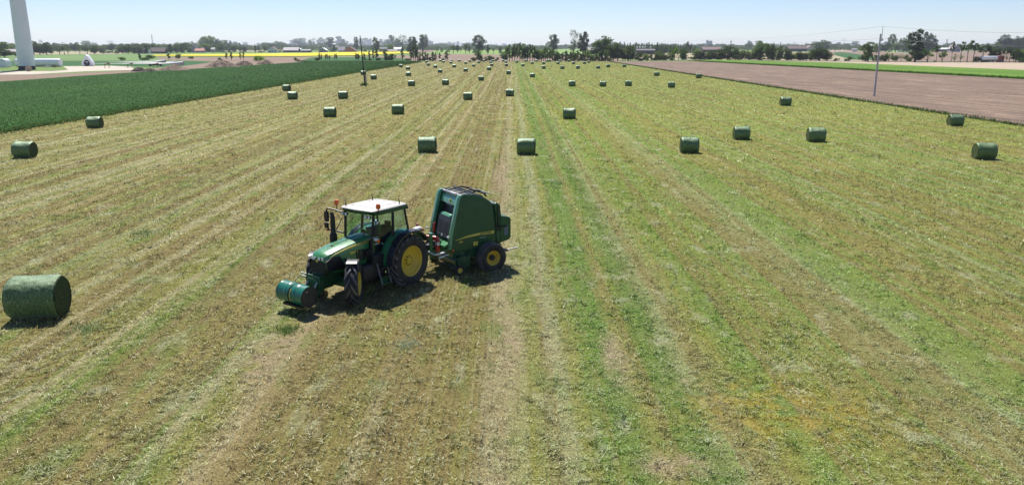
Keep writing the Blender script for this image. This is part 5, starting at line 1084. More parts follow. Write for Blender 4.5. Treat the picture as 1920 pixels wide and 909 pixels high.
tree_row('in the hazy wood at the right edge', [(r_,1868,99,82,13),(r_,1875,98,73,14),(r_,1882,98,66,15),(r_,1892,98,73,13),(r_,1902,98,69,15),(r_,1911,98,73,13),(r_,1920,98,67,16),(r_,1932,98,69,16),(r_,1840,92,83,9),(r_,1853,92,81,9),(r_,1862,94,84,9),(r_,1830,90,85,9),(r_,1806,90,86,9)], 'hazy wood at the right edge')

tree_row('filling the right tree belt', [(r_,x,112.0+(x-1180)/700*2.2,97+random.uniform(-5,4),random.uniform(9,13),PL if i % 2 else MD) for i,x in enumerate(range(1186,1556,24))], 'trees filling the right belt')
tree_row('in the second line beyond the left meadow', [(r_,x,97.5+random.uniform(-1,1),84+random.uniform(-3,4),random.uniform(11,17),MD if i % 2 else DK) for i,x in enumerate(list(range(40,230,17))+list(range(232,470,14)))], 'second line of trees on the left')
tree_row('in the third line right of centre', [(r_,x,93.5+random.uniform(-1,1),83+random.uniform(-2,3),random.uniform(10,16)) for i,x in enumerate(range(1150,1900,23))], 'third line of trees on the right')
# far woods that read as one mass, and hedges
def far_belt(name, pts, h, n, size, seed):
    rng = np.random.default_rng(seed); P2 = np.array(pts); seg = rng.integers(0, len(pts)-1, n); t = rng.random(n)
    c = P2[seg]*(1-t)[:, None]+P2[seg+1]*t[:, None]; c = c+rng.normal(0, 12, c.shape)
    top = h*(0.55+0.6*vnoise(c[:, 0], c[:, 1]*0.2, 28, seed))*(0.8+0.4*vnoise(c[:, 0], c[:, 1], 9, seed+1))
    C = np.column_stack([c, top*rng.random(n)**0.7])
    numpy_tris(name, leaf_quads(C, size, rng), LEAF, rng.random(n), nper=4, kind='stuff')
far_belt('distant_woodland', [(-3400,2500),(-2200,2700),(-1200,2500),(-600,3000),(0,3100),(700,2900),(1500,2600),(2600,2700),(3600,2400)], 17, 60000, 5.0, 3)
far_belt('distant_hedge', [(-2300,1500),(-1500,1600),(-700,1750),(-250,1900),(100,2000)], 9, 22000, 3.0, 9)
far_belt('distant_hedge', [(230,2100),(700,1800),(1100,1600),(1800,1500),(2300,1400)], 11, 26000, 3.0, 12)

# ------------------------------------------------------------------ buildings
WCOL = {'white': (0.75,0.74,0.70), 'cream': (0.62,0.55,0.42), 'grey': (0.30,0.30,0.31), 'dark': (0.05,0.05,0.055), 'brick': (0.30,0.14,0.10), 'blue': (0.20,0.24,0.34), 'pink': (0.62,0.42,0.36)}
RCOL = {'grey': (0.33,0.31,0.32), 'brown': (0.16,0.10,0.09), 'red': (0.45,0.13,0.09), 'white': (0.82,0.82,0.80), 'dark': (0.06,0.055,0.06), 'mauve': (0.42,0.36,0.38), 'blue': (0.17,0.18,0.22)}
def house(px0, px1, base, eave, ridge, wall, roof, label, name='farmhouse', cat='house', gable=False, depth=9.0, windows=True, storeys=1, chimney=True, rot=0.0):
    x0, Y = G(px0, base); x1, _ = G(px1, base); Wd = abs(x1-x0); he = max(1.5, Zat(Y, eave)); hr = max(he+0.3, Zat(Y, ridge))
    o = empty(name, ((x0+x1)/2, Y, -0.05), rot, label=label, cat=cat, group=None)
    wm = pbr('wall_'+wall, WCOL[wall], 0.85, var=0.08, vs=0.5); rm = pbr('roof_'+roof, RCOL[roof], 0.7, var=0.15, vs=0.6)
    m = MB(); a, d = Wd/2, depth; ov = 0.45
    if gable:
        m.prism([(-a, 0), (a, 0), (a, he), (0, hr), (-a, he)], 0, d); m.build('wall', wm, o)
        m = MB()
        for s1 in (1, -1):
            dx, dz = a+ov, he-ov*(hr-he)/a
            m.prism([(0, hr+0.05), (s1*dx, dz+0.05), (s1*dx, dz+0.30), (0, hr+0.32)], -ov, d+ov)
        m.build('roof', rm, o)
    else:
        m.prism([(0, 0), (d, 0), (d, he), (d/2, hr), (0, he)], -a, a, 'yz'); m.build('wall', wm, o)
        m = MB()
        for e0, e1 in ((-ov, d/2), (d+ov, d/2)):
            z0 = he-ov*(hr-he)/(d/2); m.prism([(e0, z0+0.05), (e1, hr+0.05), (e1, hr+0.32), (e0, z0+0.30)], -a-ov, a+ov, 'yz')
        m.build('roof', rm, o)
    if windows:
        wn_ = max(2, int(Wd/3.2)) if Wd > 5 else 2
        for st_ in range(storeys):
            for k in range(wn_):
                x = -a+Wd*(k+0.5)/wn_; z = he*(0.55 if storeys == 1 else 0.28+0.47*st_)
                m = MB(); m.box((x, -0.02, z), (min(1.4, Wd/wn_*0.45), 0.10, min(1.4, he*0.4))); f = m.build('window', BLACK, o)
        if gable and hr-he > 2.2:
            m = MB(); m.box((0, -0.02, he+0.25*(hr-he)), (1.2, 0.1, 1.2)); m.build('window', BLACK, o)
        m = MB(); m.box((-a+Wd*0.5/wn_+1.6 if Wd > 7 else 0, -0.02, 1.05), (1.0, 0.12, 2.1)); m.build('door', WOODD, o)
    if chimney:
        m = MB(); m.box((a*0.3 if not gable else 0.6, d*0.5+0.6 if not gable else d*0.4, hr+0.4), (0.6, 0.6, 1.4)); m.build('chimney', pbr('wall_brick', WCOL['brick'], 0.85), o)
    return o
house(4,36,103.5,98.5,93,'dark','mauve','low house with a broad grey roof left of the tower',depth=12)
house(258,277,101,96.5,90,'white','dark','white cottage with a dark roof among the cypresses at the left farm',depth=9)
house(281,309,100.5,97,90,'dark','brown','long low house with steep dark roof right of the white cottage',depth=10)
house(222,240,89.6,86.5,82.5,'dark','blue','long dark blue shed on the left skyline',name='shed',cat='shed',depth=30,windows=False,chimney=False)
house(193,224,90.6,88.3,86.7,'white','white','long white greenhouse below the left skyline',name='greenhouse',cat='greenhouse',depth=30,windows=False,chimney=False)
house(357,369,99,92,85,'grey','dark','dark steep gabled house at the left end of the yellow field',gable=True,depth=12,storeys=2)
house(365,382,99.3,95.5,92,'pink','red','pinkish house with a red roof beside the dark gable',depth=9)
house(374,395,98,94,90.2,'dark','mauve','farm building with a pale roof behind the red-roofed house',name='barn',cat='barn',depth=12,windows=False,chimney=False)
house(396,402,99,92.5,90,'cream','grey','narrow pale building at the right end of the left farm',depth=8,chimney=False)
house(502,519,99.3,94.2,88,'white','brown','white cottage with a steep brown roof above the yellow field',gable=True,depth=11)
house(531,559,98.6,94.8,89.4,'dark','mauve','long barn with a weathered pink-grey roof',name='barn',cat='barn',depth=14,windows=False,chimney=False)
house(558,564,98.4,93.5,91,'white','white','small white-roofed annex at the right end of the long barn',name='shed',cat='shed',depth=8,windows=False,chimney=False)
house(565,582,99,95.3,93.2,'blue','blue','low blue-grey building right of the long barn',depth=9,chimney=False)
house(598,612,99,94.5,90,'grey','white','small house with a gable and pale roof left of the dark conifer',gable=True,depth=12)
house(612,622,93.5,91.5,89.7,'white','white','small white shed half hidden behind trees',name='shed',cat='shed',depth=10,windows=False,chimney=False)
house(634,646,98.5,95,88.6,'blue','mauve','pale-roofed wing at the left of the big brown farmhouse',gable=False,depth=10)
house(645,667,98.6,95.5,88,'brick','brown','big farmhouse with a spreading brown roof above the yellow field',gable=True,depth=14)
house(711,726,98.2,91.5,90.3,'blue','blue','flat blue-grey block behind the tree line',name='building',cat='building',depth=10,chimney=False)
house(725,744,98,95.4,94,'cream','mauve','long low shed with a pinkish roof above the yellow field tip',name='shed',cat='shed',depth=6,windows=False,chimney=False)
house(738,753,96,92.5,89.3,'white','white','white-roofed building behind the long low shed',name='building',cat='building',depth=12,windows=False,chimney=False)
house(1054,1067,91,85.5,84.6,'grey','grey','grey block on the skyline left of the tall pair of trees',name='building',cat='building',depth=20,storeys=2,chimney=False)
house(1044,1056,90.6,88,86.8,'grey','grey','low grey hall left of the grey skyline block',name='building',cat='building',depth=20,chimney=False,windows=False)
house(1104,1126,102,94.5,90,'dark','mauve','dark barn between the tall pair and the dome-crowned tree',name='barn',cat='barn',depth=14,windows=False,chimney=False)
house(1194,1228,102.5,95.2,92.5,'dark','dark','long black barn in front of the conifer wood',name='barn',cat='barn',depth=14,windows=False,chimney=False)
house(1189,1222,95,90,88,'white','white','pale building glimpsed behind the conifers',name='building',cat='building',depth=12,windows=False,chimney=False)
house(1318,1353,99,93.5,88.5,'dark','brown','long barn with a brown roof below the tower block',name='barn',cat='barn',depth=16,windows=False,chimney=False)
house(1478,1513,97,91.8,86.4,'dark','brown','long brown-roofed barn on the right skyline',name='barn',cat='barn',depth=16,windows=False,chimney=False)
house(1512,1528,97,91.6,85.8,'cream','brown','gabled barn adjoining the long brown-roofed barn',name='barn',cat='barn',gable=True,depth=16,windows=False)
house(1580,1593,92,89.6,86.8,'grey','blue','distant house with a dark roof right of the hazy trees',depth=10)
house(1598,1607,97.2,93.4,91.5,'white','grey','small white shed left of the grey pole',name='shed',cat='shed',depth=6,windows=False,chimney=False)
house(1683,1704,97.6,93.6,92.2,'white','dark','low shed with a white gable left of the biggest tree',name='shed',cat='shed',depth=6,windows=False,chimney=False)
house(1717,1742,97.6,93,90.4,'dark','white','white-roofed shed behind the biggest tree',name='shed',cat='shed',depth=9,windows=False,chimney=False)
house(1760,1786,97.4,92.8,90.2,'dark','white','long white-roofed shed left of the gabled grey barn',name='shed',cat='shed',depth=9,windows=False,chimney=False)
house(1785,1800,97.6,92,84,'grey','mauve','grey gabled barn behind the flat-crowned trees',name='barn',cat='barn',gable=True,depth=16)
house(1839,1848,92,88,84.6,'white','mauve','small pale house between hazy trees near the right edge',depth=10)
# factory with silo tower
X0, Y0 = G(1334, 91.2); k1 = MPP(91.2)
fa = empty('factory', (X0, Y0, 0), 0, label='blue-grey factory tower block with a rooftop chimney on the right skyline', cat='factory')
zt = Zat(Y0, 77); bl = pbr('wall_blue', WCOL['blue'], 0.85)
m = MB(); m.box((-5*k1, 0, zt/2), (10*k1, 20, zt)); tb = m.build('tower_block', bl, fa)
for i in range(4):
    for j in range(5): m = MB(); m.box((-8.6*k1+i*2.4*k1, -10.05, zt*(0.2+0.17*j)), (1.1*k1, 0.2, 1.6)); m.build('window', BLACK, tb)
m = MB(); m.box((-9*k1, 0, zt+1.2), (2.2*k1, 8, 2.4)); m.box((-9*k1, 0, zt+3.2), (2.6*k1, 9, 1.4)); m.build('roof_housing', BLACK, fa)
m = MB(); m.box((-14*k1, 3, Zat(Y0, 82)/2), (8*k1, 16, Zat(Y0, 82))); m.build('side_block', pbr('wall_grey', WCOL['grey'], 0.8), fa)
m = MB(); m.box((-22*k1, 3, Zat(Y0, 86.5)/2), (9*k1, 16, Zat(Y0, 86.5))); m.build('low_hall', pbr('wall_cream', WCOL['cream'], 0.8), fa)
m = MB(); m.box((4*k1, 0, Zat(Y0, 88)/2), (12*k1, 14, Zat(Y0, 88))); m.build('loading_hall', pbr('roof_white', RCOL['white'], 0.7), fa)
# chimney far left
X0, Y0 = G(287, 89.2); zt = Zat(Y0, 65)
ch = empty('factory_chimney', (X0, Y0, 0), 0, label='tall thin grey chimney rising over the left skyline', cat='chimney'); ch.rotation_euler = (0, radians(-1.0), 0)
m = MB(); m.tube([(0, 0, 0), (0, 0, zt)], [1.1*MPP(89.2), 0.62*MPP(89.2)], 14); m.build('shaft', GREY, ch); m = MB(); m.cyl((0, 0, zt), (0, 0, zt+2), 0.7*MPP(89.2), n=14); m.build('rim', BLACK, ch)

# ------------------------------------------------------------------ wind turbine building site on the left
TX, TY = G(51, 131.0); kp = MPP(131)
tw = empty('turbine_tower', (TX, TY, 0), 0, label='huge white tubular tower cut off by the top of the picture', cat='tower')
zb = Zat(TY, 124)
m = MB(); zz = [zb, 12, 24, 36, 48, 60]; rr_ = [14.2*kp, 13.6*kp, 12.9*kp, 12.2*kp, 11.5*kp, 10.8*kp]
m.tube([(0, 0, z) for z in zz], rr_, 48); m.build('tower_shaft', WHITEP, tw)
for z, r in ((12, 13.6), (36, 12.2)):
    m = MB(); m.lathe([(r*kp+0.002, z-0.05), (r*kp+0.02, z-0.03), (r*kp+0.02, z+0.03), (r*kp+0.002, z+0.05)], 48, axis='z'); m.build('flange', WHITEP, tw)
m = MB(); m.lathe([(15.4*kp, -0.1), (15.0*kp, 0.25), (14.0*kp, 0.3), (14.0*kp, zb+0.02), (0.01, zb+0.02)], 40, axis='z'); m.build('foundation', pbr('dark_base', (0.03,0.033,0.04), 0.7), tw)
DX, DY = G(52.5, 134.2)
cd = empty('cable_drum', (DX+0.1, DY, 0), radians(8), label='round wooden cable drum leaning at the foot of the white tower', cat='cable drum')
for y in (0, 0.9): m = MB(); m.lathe([(0.01, y-0.04), (0.92, y-0.04), (0.92, y+0.04), (0.01, y+0.04)], 28, (0, 0, 0.92)); m.build('drum_disc', TAN, cd)
m = MB(); m.lathe([(0.5, 0.04), (0.5, 0.86)], 20, (0, 0, 0.92)); m.build('drum_core', WOODD, cd)
# tower section on the ground
SX0, SY = G(26, 125.5); SX1, _ = G(135, 124.5); R1 = (Zat(SY, 110.5))/2*1.02
ts = empty('tower_section', ((SX0+SX1)/2, SY+R1, R1), radians(-4), label='white tubular tower section lying on the ground behind the tower', cat='tower section')
Ls = abs(SX1-SX0)/2
m = MB(); m.lathe([(R1*0.93, -Ls+0.3), (R1*0.98, -Ls), (R1, -Ls+0.1), (R1, Ls-0.6), (R1*0.97, Ls-0.25), (R1*0.88, Ls), (R1*0.02, Ls+0.02)], 40, axis='x'); m.build('section_shell', WHITEP, ts)
m = MB(); m.lathe([(R1*0.96, -Ls-0.1), (R1*0.96, -Ls+0.25), (0.02, -Ls+0.25)], 36, axis='x'); en = m.build('dark_end', pbr('dark_brown_cover', (0.035,0.022,0.022), 0.7), ts)
for k in range(3):
    m = MB(); m.box((-Ls-0.22, 0.0+0.55*(k-1), 0), (0.08, 0.12, R1*1.9), (radians(28), 0, 0)); m.box((-Ls-0.22, 0.2+0.5*(k-1), -0.3), (0.08, 0.45, 0.1), (radians(28), 0, 0)); m.build('white_brace', LABELW, en)
# ladder leaning there
LX, LY = G(22, 125.5); ld = empty('ladder', (LX-0.2, LY-0.8, 0), 0, label='pale ladder leaning on the dark end of the tower section', cat='ladder')
for dx in (0, 0.9): m = MB(); m.tube([(dx, 0, 0), (dx+2.6, 0.5, 4.4)], 0.06, 6); m.build('rail', LABELW, ld)
for k in range(9): m = MB(); m.tube([(0.29*k, 0.055*k, 0.49*k+0.1), (0.9+0.29*k, 0.055*k, 0.49*k+0.1)], 0.04, 5); m.build('rung', LABELW, ld)
# nacelle housing cut by the left edge
NX, NY = G(-6, 127.5); hN = Zat(NY, 110.5)
nc = empty('nacelle', (NX, NY+2, 0), 0, label='white box-shaped nacelle housing cut off by the left edge', cat='nacelle')
m = MB(); m.loft([[(x, y, z) for x, z in ((-20*kp, 0.2), (19*kp, 0.2), (20*kp, 0.6), (19*kp, hN-1.0), (17*kp, hN-0.3), (12*kp, hN), (-20*kp, hN))] for y in (-1.8, 1.8)]); m.build('housing', WHITEP, nc, bevel=0.15)
m = MB(); m.box((0, -1.82, hN*0.78), (38*kp, 0.04, 0.06)); m.build('seam', GREY, nc)
# small items before the tower section
for px, w_, h_, mt, lb in ((90, 1.6, 0.55, LABELW, 'small white box on the grass strip by the tower section'),):
    X0, Y0 = G(px, 126.5); o = empty('crate', (X0, Y0, 0), 0, label=lb, cat='crate'); m = MB(); m.box((0, 0, h_/2), (w_, 0.9, h_)); m.build('box', mt, o, bevel=0.03); m = MB(); m.box((0, 0, h_+0.03), (w_+0.1, 1.0, 0.06)); m.build('lid', mt, o, bevel=0.01)
X0, Y0 = G(102, 126.6); o = empty('pallet_stack', (X0, Y0, 0), radians(10), label='stack of brown pallets right of the small white box', cat='pallets')
for k in range(5):
    m = MB()
    for j in range(5): m.box((-0.5+0.25*j, 0, 0.13+0.25*k), (0.16, 0.9, 0.03))
    for j in (-0.4, 0, 0.4): m.box((0, j, 0.05+0.25*k), (1.2, 0.1, 0.10))
    m.build('pallet', WOODD if k % 2 else TAN, o)
# hub cover
HX, HY = G(163, 124.3); kh = MPP(124.3); hh = Zat(HY, 103)
hc = empty('hub_cover', (HX, HY+1.5, 0), 0, label='white teardrop-shaped hub cover with a round black opening', cat='hub cover')
out2 = [(-9.3,0),(9.3,0),(10.8,0.05),(10.6,0.28),(9.2,0.38),(6.6,0.62),(3.4,0.86),(1.2,0.98),(0,1.0),(-1.2,0.98),(-3.2,0.86),(-6.2,0.62),(-9.0,0.38),(-10.6,0.26),(-10.8,0.05)]
m = MB(); base_ = [(x*kh, z*hh+0.02) for x, z in out2]; cz = hh*0.42
m.loft([[(x*s1, y, cz+(z-cz)*s1) for x, z in base_] for y, s1 in ((1.6, 0.7), (0.8, 0.97), (0, 1.0), (-1.0, 0.98), (-1.4, 0.92))]); hs = m.build('cover_shell', WHITEP, hc, ang=50)
m = MB(); m.lathe([(5.6*kh, -1.40), (5.7*kh, -1.46), (5.3*kh, -1.47), (0.02, -1.45)], 32, (0.3*kh, 0, hh*0.27)); op = m.build('round_opening', BLUEM, hs)
for dz, w_ in ((0.55, 3.4), (0.15, 2.0)): m = MB(); m.box((0.8*kh, -1.50, hh*0.27+dz), (w_*kh*2.0, 0.06, 0.18)); m.build('inner_bar', LABELW, op)
m = MB(); m.lathe([(1.5, -0.10), (1.5, 0)], 20, (0, 0, 0.0)); 
# rotor blades on trestles
def blade(px_tip, px_root, ztip, zroot, y, rr, label, yaw=0.0, flip=False):
    bxx, by_ = G((px_tip+px_root)/2, y); k = MPP(y); L = (px_root-px_tip)*k; o = empty('rotor_blade', (bxx, by_, 0), yaw, label=label, cat='rotor blade', group='rotor blades on trestles')
    rings = []
    for i in range(19):
        u = i/18; x = -L/2+L*u
        ch = 0.2+1.2*(u/0.80)**1.2 if u < 0.80 else 1.4+(rr*2-1.4)*((u-0.80)/0.20); th = 0.05+0.20*(u/0.80)**2 if u < 0.8 else 0.25+(rr*2-0.25)*((u-0.8)/0.2)
        zc = ztip+(zroot-ztip)*u; e = 2.0
        rings.append([(x, ch/2*cos(2*pi*j/20)*(1 if cos(2*pi*j/20) > 0 else (1.5 if u < 0.9 else 1.0)), zc+th/2*sin(2*pi*j/20)+0.10*cos(2*pi*j/20)*ch) for j in range(20)])
    m = MB(); m.loft(rings); b = m.build('blade_shell', pbr('blade_coating', (0.50,0.48,0.46), 0.5, var=0.15, vs=0.5), o, ang=60)
    m = MB(); m.lathe([(rr*0.9, L/2+0.01), (rr*0.9, L/2-0.0), (0.01, L/2+0.005)], 20, (0, 0, zroot), 'x'); m.build('blade_root', CONC, b)
    return o
blade(172, 345, 1.6, 1.7, 127.0, 0.8, 'longest white rotor blade, its wide root nearest the big soil heap')
blade(205, 311, 1.9, 2.2, 125.2, 0.65, 'white rotor blade behind the longest one, ending above the middle trestle')
blade(232, 330, 1.2, 1.5, 123.4, 0.6, 'hindmost white rotor blade lying low behind the others')
for px in (200, 243, 291):
    X0, Y0 = G(px, 127.5); o = empty('trestle', (X0, Y0, 0), 0, label={200: 'leftmost', 243: 'middle', 291: 'rightmost'}[px]+' rusty brown trestle holding up the rotor blades', cat='trestle', group='blade trestles')
    m = MB(); m.box((0, 0.4, 1.45), (2.0, 0.5, 0.22)); m.loft([[(-0.9, y, 1.5), (0.9, y, 1.5), (1.5, y, 2.0), (0.5, y, 1.75)] for y in (0.1, 0.7)]); m.build('cradle', RUST, o, bevel=0.02)
    for dx in (-0.85, 0.85):
        m = MB(); m.box((dx, 0.4, 0.70), (0.14, 0.14, 1.4)); m.build('leg', RUST, o); m = MB(); m.box((dx, 0.4, 0.03), (0.5, 0.9, 0.06)); m.build('foot', RUST, o)
X0, Y0 = G(288, 125.0); o = empty('flatbed_frame', (X0, Y0+2, 0), 0, label='dark blue steel frame under the blade roots', cat='steel frame')
m = MB(); m.box((0, 0, 0.75), (5.5, 1.4, 0.5)); m.build('deck', BLUEM, o, bevel=0.03)
for dx in (-2.2, 2.2): m = MB(); m.box((dx, 0, 0.3), (0.4, 1.2, 0.6)); m.build('leg', BLUEM, o)
# soil heaps
soilm = pbr('heap_soil', (0.16,0.115,0.08), 0.95, var=0.45, vs=0.8, bump=0.8, bs=3.0)
soild = pbr('dark_heap_soil', (0.10,0.075,0.06), 0.95, var=0.35, vs=0.8, bump=0.8, bs=3.0)
def heap(px0, px1, base, top, mat, label, seed):
    X0, Y0 = G((px0+px1)/2, base); a = abs(px1-px0)/2*MPP(base)*1.12; h = Zat(Y0, top); n = 34
    from mathutils import noise as mn
    V, Fc = [], []
    for j in range(n):
        for i in range(n):
            u, v = -1+2*i/(n-1), -1+2*j/(n-1); r = sqrt(u*u+v*v)
            q = Vector((u*2.2+seed, v*2.2, seed*0.7)); z = max(0, 1-r**1.25)*(1+0.35*mn.noise(q))+0.16*mn.noise(q*4)*(1 if r < 1 else 0.2)+0.12*mn.noise(q*9)*(1 if r < 1 else 0.2)
            V.append((u*a, v*a*0.7, max(z*h, -0.05)-(0.05 if r >= 1 else 0)))
    for j in range(n-1):
        for i in range(n-1): Fc.append((j*n+i, j*n+i+1, (j+1)*n+i+1, (j+1)*n+i))
    m = MB(); m.add(V, Fc); return m.build('soil_heap', mat, None, loc=(X0, Y0+a*0.3, 0.0), ang=50, label=label, cat='soil heap', group='soil heaps by the building site')
heap(246,272,134.5,125,soild,'dark lumpy soil heap under the left half of the rotor blades',1)
heap(268,292,134,127.5,soild,'low dark soil heap right beside the dark lumpy one',2)
heap(294,350,133,122,soilm,'wide reddish brown soil heap below the blade root',3)
heap(384,442,126.5,113,soilm,'largest soil heap with dry weeds on top, left of two smaller',4)
heap(438,474,123.5,113.2,soilm,'soil heap in the middle of the three beside the crop',5)
heap(480,513,121,112.8,soilm,'rightmost soil heap with a green bush behind it',6)

# ------------------------------------------------------------------ poles, wires, pylons
X0, Y0 = G(684.5, 160.5); zt = Zat(Y0, 68); lean = (677-684.5)*MPP(160.5)
plean = (G(684.5,160.5)[0]*0)
dk = empty('wooden_pole', (X0, Y0, 0), 0, label='thin dark wooden pole without wires standing in the hay field', cat='pole')
topx = (677-CX)/F*(Y0*CP+0) ; 
m = MB(); m.tube([(0, 0, 0), (-0.30, 0, zt*0.5), (-0.62, 0, zt)], [0.16, 0.13, 0.09], 10); m.build('shaft', pbr('dark_pole_wood', (0.035,0.028,0.024), 0.85, vs=4), dk)
m = MB(); m.box((0.25, 0, 1.1), (0.24, 0.26, 2.3), (0, radians(-3), 0)); m.build('stub_post', CONC, dk, bevel=0.02)
for z in (0.8, 1.8): m = MB(); m.box((0.10, 0, z), (0.55, 0.34, 0.06)); m.build('clamp', BLACK, dk)
m = MB(); m.cyl((-0.62, 0, zt-0.1), (-0.62, 0, zt+0.25), 0.04, n=8); m.build('pole_tip', STEEL, dk)
tree('bush', 684, 161.5, 155, 11, 'low green weeds around the foot of the dark wooden pole', None, (1.2, 1.4, 0.9))
CAB = pbr('wire', (0.22,0.22,0.23), 0.5)
def power_pole(px, base, top, label, mat, gap=0.0):
    X0, Y0 = G(px, base); zt = Zat(Y0, top); o = empty('power_pole', (X0, Y0, 0), 0, label=label, cat='pole', group='poles of the overhead line')
    rb = (3.3 if base > 150 else 1.5)*MPP(base); m = MB(); m.tube([(0, 0, 0), (0, 0, zt-1.2)], [rb*0.6, rb*0.42], 12); m.build('shaft', mat, o)
    m = MB(); m.tube([(0.25, 0, zt-2.4), (0.25, 0, zt)], [0.07, 0.035], 8); m.box((0.15, 0, zt-2.3), (0.5, 0.2, 0.08)); m.build('top_rod', STEEL, o)
    m = MB(); m.lathe([(0.03, 0), (0.11, 0.05), (0.07, 0.12), (0.12, 0.18), (0.07, 0.25), (0.11, 0.31), (0.03, 0.38)], 12, (0.42, 0, zt-2.3), 'z'); m.build('insulator', pbr('porcelain', (0.4,0.36,0.33), 0.3), o)
    return (X0+0.25, Y0, zt), (X0+0.42, Y0, zt-1.95)
POLEM = pbr('pale_concrete_pole', (0.47,0.46,0.45), 0.8, var=0.12, vs=1.0)
a1, a2 = power_pole(1639, 180.5, 50, 'tall pale concrete pole standing in the ploughed soil', POLEM)
b1, b2 = power_pole(1368.5, 112.5, 73, 'small far pole of the overhead line above the tree belt', GREY)
X0, Y0 = G(2230, 215); c1 = (X0, Y0, 10.4); c2 = (X0+0.2, Y0, 8.6)
X0, Y0 = G(1060, 100); d1 = (X0, Y0, 12.0); d2 = (X0, Y0, 10.2)
for p, q, sag, lb in ((a1, b1, 0.9, 'upper wire running left from the pale concrete pole'), (a2, b2, 1.0, 'lower wire running left from the pale concrete pole'),
                      (a1, c1, 0.8, 'upper wire running right from the pale concrete pole'), (a2, c2, 0.8, 'lower wire running right from the pale concrete pole'),
                      (b1, d1, 1.5, 'upper wire leading on leftwards from the small far pole'), (b2, d2, 1.5, 'lower wire leading on leftwards from the small far pole')):
    pts = [tuple(p[i]+(q[i]-p[i])*t-(sag*4*t*(1-t) if i == 2 else 0) for i in range(3)) for t in [k/24 for k in range(25)]]
    m = MB(); m.tube(pts, 0.016 if p in (a1, a2) else 0.03, 5); m.build('overhead_wire', CAB, None, label=lb, cat='wire', group='wires of the overhead line')
def pylon(px, base, top, wpx, label):
    X0, Y0 = G(px, base); zt = Zat(Y0, top); w_ = wpx*MPP(base)/2; r = 0.13*MPP(base); o = empty('pylon', (X0, Y0, 0), 0, label=label, cat='pylon', group='far power pylons')
    m = MB(); m.tube([(-0.25*w_, 0, 0), (0, 0, zt*0.55), (-0.75*w_, 0, zt*0.92)], r, 4); m.tube([(0.25*w_, 0, 0), (0, 0, zt*0.55), (0.75*w_, 0, zt*0.92)], r, 4)
    for k in range(5): m.tube([(-0.22*w_*(1-k/6), 0, zt*0.1*k), (0.2*w_*(1-k/6), 0, zt*0.1*(k+1))], r*0.6, 4)
    m.build('legs', GREY, o)
    m = MB(); m.tube([(-w_, 0, zt*0.92), (w_, 0, zt*0.92)], r, 4); m.tube([(-0.75*w_, 0, zt*0.92), (-0.85*w_, 0, zt)], r, 4); m.tube([(0.75*w_, 0, zt*0.92), (0.85*w_, 0, zt)], r, 4); m.tube([(-0.4*w_, 0, zt*0.75), (0, 0, zt*0.92), (0.4*w_, 0, zt*0.75)], r*0.6, 4); m.build('crossarm', GREY, o)
pylon(1450.5, 90.0, 79, 5, 'leftmost of the three faint pylons on the right skyline')
pylon(1489, 90.2, 78.5, 7, 'middle one of three faint pylons, over the brown-roofed barn')
pylon(1581.5, 92, 72.5, 6, 'rightmost faint pylon, left of the pale concrete pole')

# ------------------------------------------------------------------ tank truck
X0, Y0 = G(1863, 117.3); k1 = MPP(117.3)
tk = empty('tank_truck', (X0, Y0+1.2, 0.0), radians(2), label='red cab truck with a long white tank trailer on the road', cat='truck')
L2 = 46*k1
def TXp(px): return (px-1863)*k1
zt = Zat(Y0, 105.5)
m = MB(); m.loft([[(x, 1.2*s1*abs(cos(a))**0.7*(1 if cos(a) > 0 else -1), 1.15+(zt-1.15)/2+(zt-1.15)/2*s1*abs(sin(a))**0.7*(1 if sin(a) > 0 else -1)) for a in [2*pi*(k+0.5)/20 for k in range(20)]] for x, s1 in ((TXp(1840), 0.80), (TXp(1840.6), 0.96), (TXp(1842), 1.0), (TXp(1869), 1.0), (TXp(1870.3), 0.96), (TXp(1870.8), 0.8))]); m.build('tank', WHITEP, tk)
m = MB(); m.box((TXp(1855), 0, 1.0), (30*k1, 0.9, 0.3)); m.box((TXp(1874), 0, 0.9), (20*k1, 0.9, 0.3)); m.box((TXp(1860), -1.0, 0.8), (8*k1, 0.3, 0.4)); m.build('trailer_frame', BLACK, tk)
cm = pbr('dark_red_cab_paint', (0.22,0.02,0.03), 0.35, coat=0.3)
m = MB(); m.loft([[(TXp(1873), y, 0.9), (TXp(1882.5), y, 0.9), (TXp(1882.8), y, 2.1), (TXp(1881.6), y, 3.0), (TXp(1880.5), y, 3.4), (TXp(1874), y, 3.6), (TXp(1873), y, 3.4)] for y in (-1.2, 1.2)]); cb = m.build('cab', cm, tk, bevel=0.06)
m = MB(); m.box((TXp(1879.6), -1.215, 2.35), (3.2*k1, 0.03, 0.8)); m.build('side_window', BLACK, cb)
m = MB(); m.box((TXp(1882.6), 0, 2.4), (0.06, 2.1, 0.8)); m.build('windscreen', BLACK, cb)
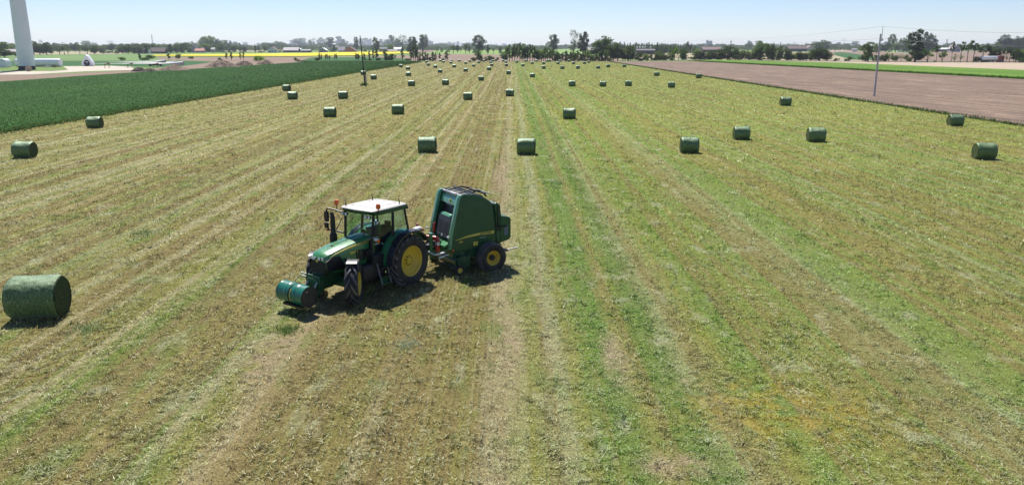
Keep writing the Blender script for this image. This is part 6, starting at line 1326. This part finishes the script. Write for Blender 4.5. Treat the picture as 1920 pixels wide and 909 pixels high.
for px in (1845, 1849, 1853, 1874.5, 1880.5):
    for sy in (-1.05, 1.05):
        m = MB(); m.lathe([(0.02, -0.15), (0.30, -0.15), (0.5, -0.14), (0.52, 0), (0.5, 0.14), (0.30, 0.15), (0.02, 0.15)], 20); wv = m.build('wheel', TYRE, tk, loc=(TXp(px), sy, 0.52))
        m = MB(); m.lathe([(0.02, -0.17), (0.24, -0.17), (0.28, -0.15)], 14); m.build('rim', GREY, wv)
# dark van near the shed
X0, Y0 = G(1667, 98.2); vn = empty('parked_van', (X0, Y0, 0), 0, label='tiny dark van parked left of the white-gabled shed', cat='van')
m = MB(); m.loft([[(-2.4, y, 0.4), (2.4, y, 0.4), (2.4, y, 1.1), (1.5, y, 1.3), (0.9, y, 2.0), (-2.4, y, 2.0)] for y in (-0.9, 0.9)]); m.build('body', BLACK, vn, bevel=0.08)
for dx in (-1.5, 1.5):
    for sy in (-0.85, 0.85): m = MB(); m.lathe([(0.02, -0.1), (0.34, -0.1), (0.34, 0.1), (0.02, 0.1)], 14); m.build('wheel', TYRE, vn, loc=(dx, sy, 0.34))
# white wrapped bales beyond the grove
for i, px in enumerate((1043, 1052, 1060, 1068)):
    X0, Y0 = G(px, 104.6); o = MB(); R = 0.9
    o.lathe([(0.02, -1.6), (R*0.9, -1.6), (R, -1.4), (R, 1.4), (R*0.9, 1.6), (0.02, 1.6)], 20, (0, 0, R), 'x'); o.build('wrapped_bale', LABELW, None, loc=(X0, Y0, 0), label=place_label(i, 4)+' of four white plastic-wrapped bales beyond the grove', cat='wrapped bale', group='white wrapped bales beyond the grove')

# ------------------------------------------------------------------ haze
HAZE_D = 0.000085
m = MB(); m.box((0, 2600, 30.5), (12400, 12800, 64)); hz = m.mesh('haze', [])
mm, nt, out = newmat('haze_air'); pv = nt.nodes.new('ShaderNodeVolumePrincipled'); pv.inputs['Color'].default_value = (0.80, 0.87, 1.0, 1); pv.inputs['Density'].default_value = HAZE_D; pv.inputs['Anisotropy'].default_value = 0.2
nt.links.new(pv.outputs[0], out.inputs['Volume']); hz.materials.append(mm)
link('haze', hz, kind='stuff')
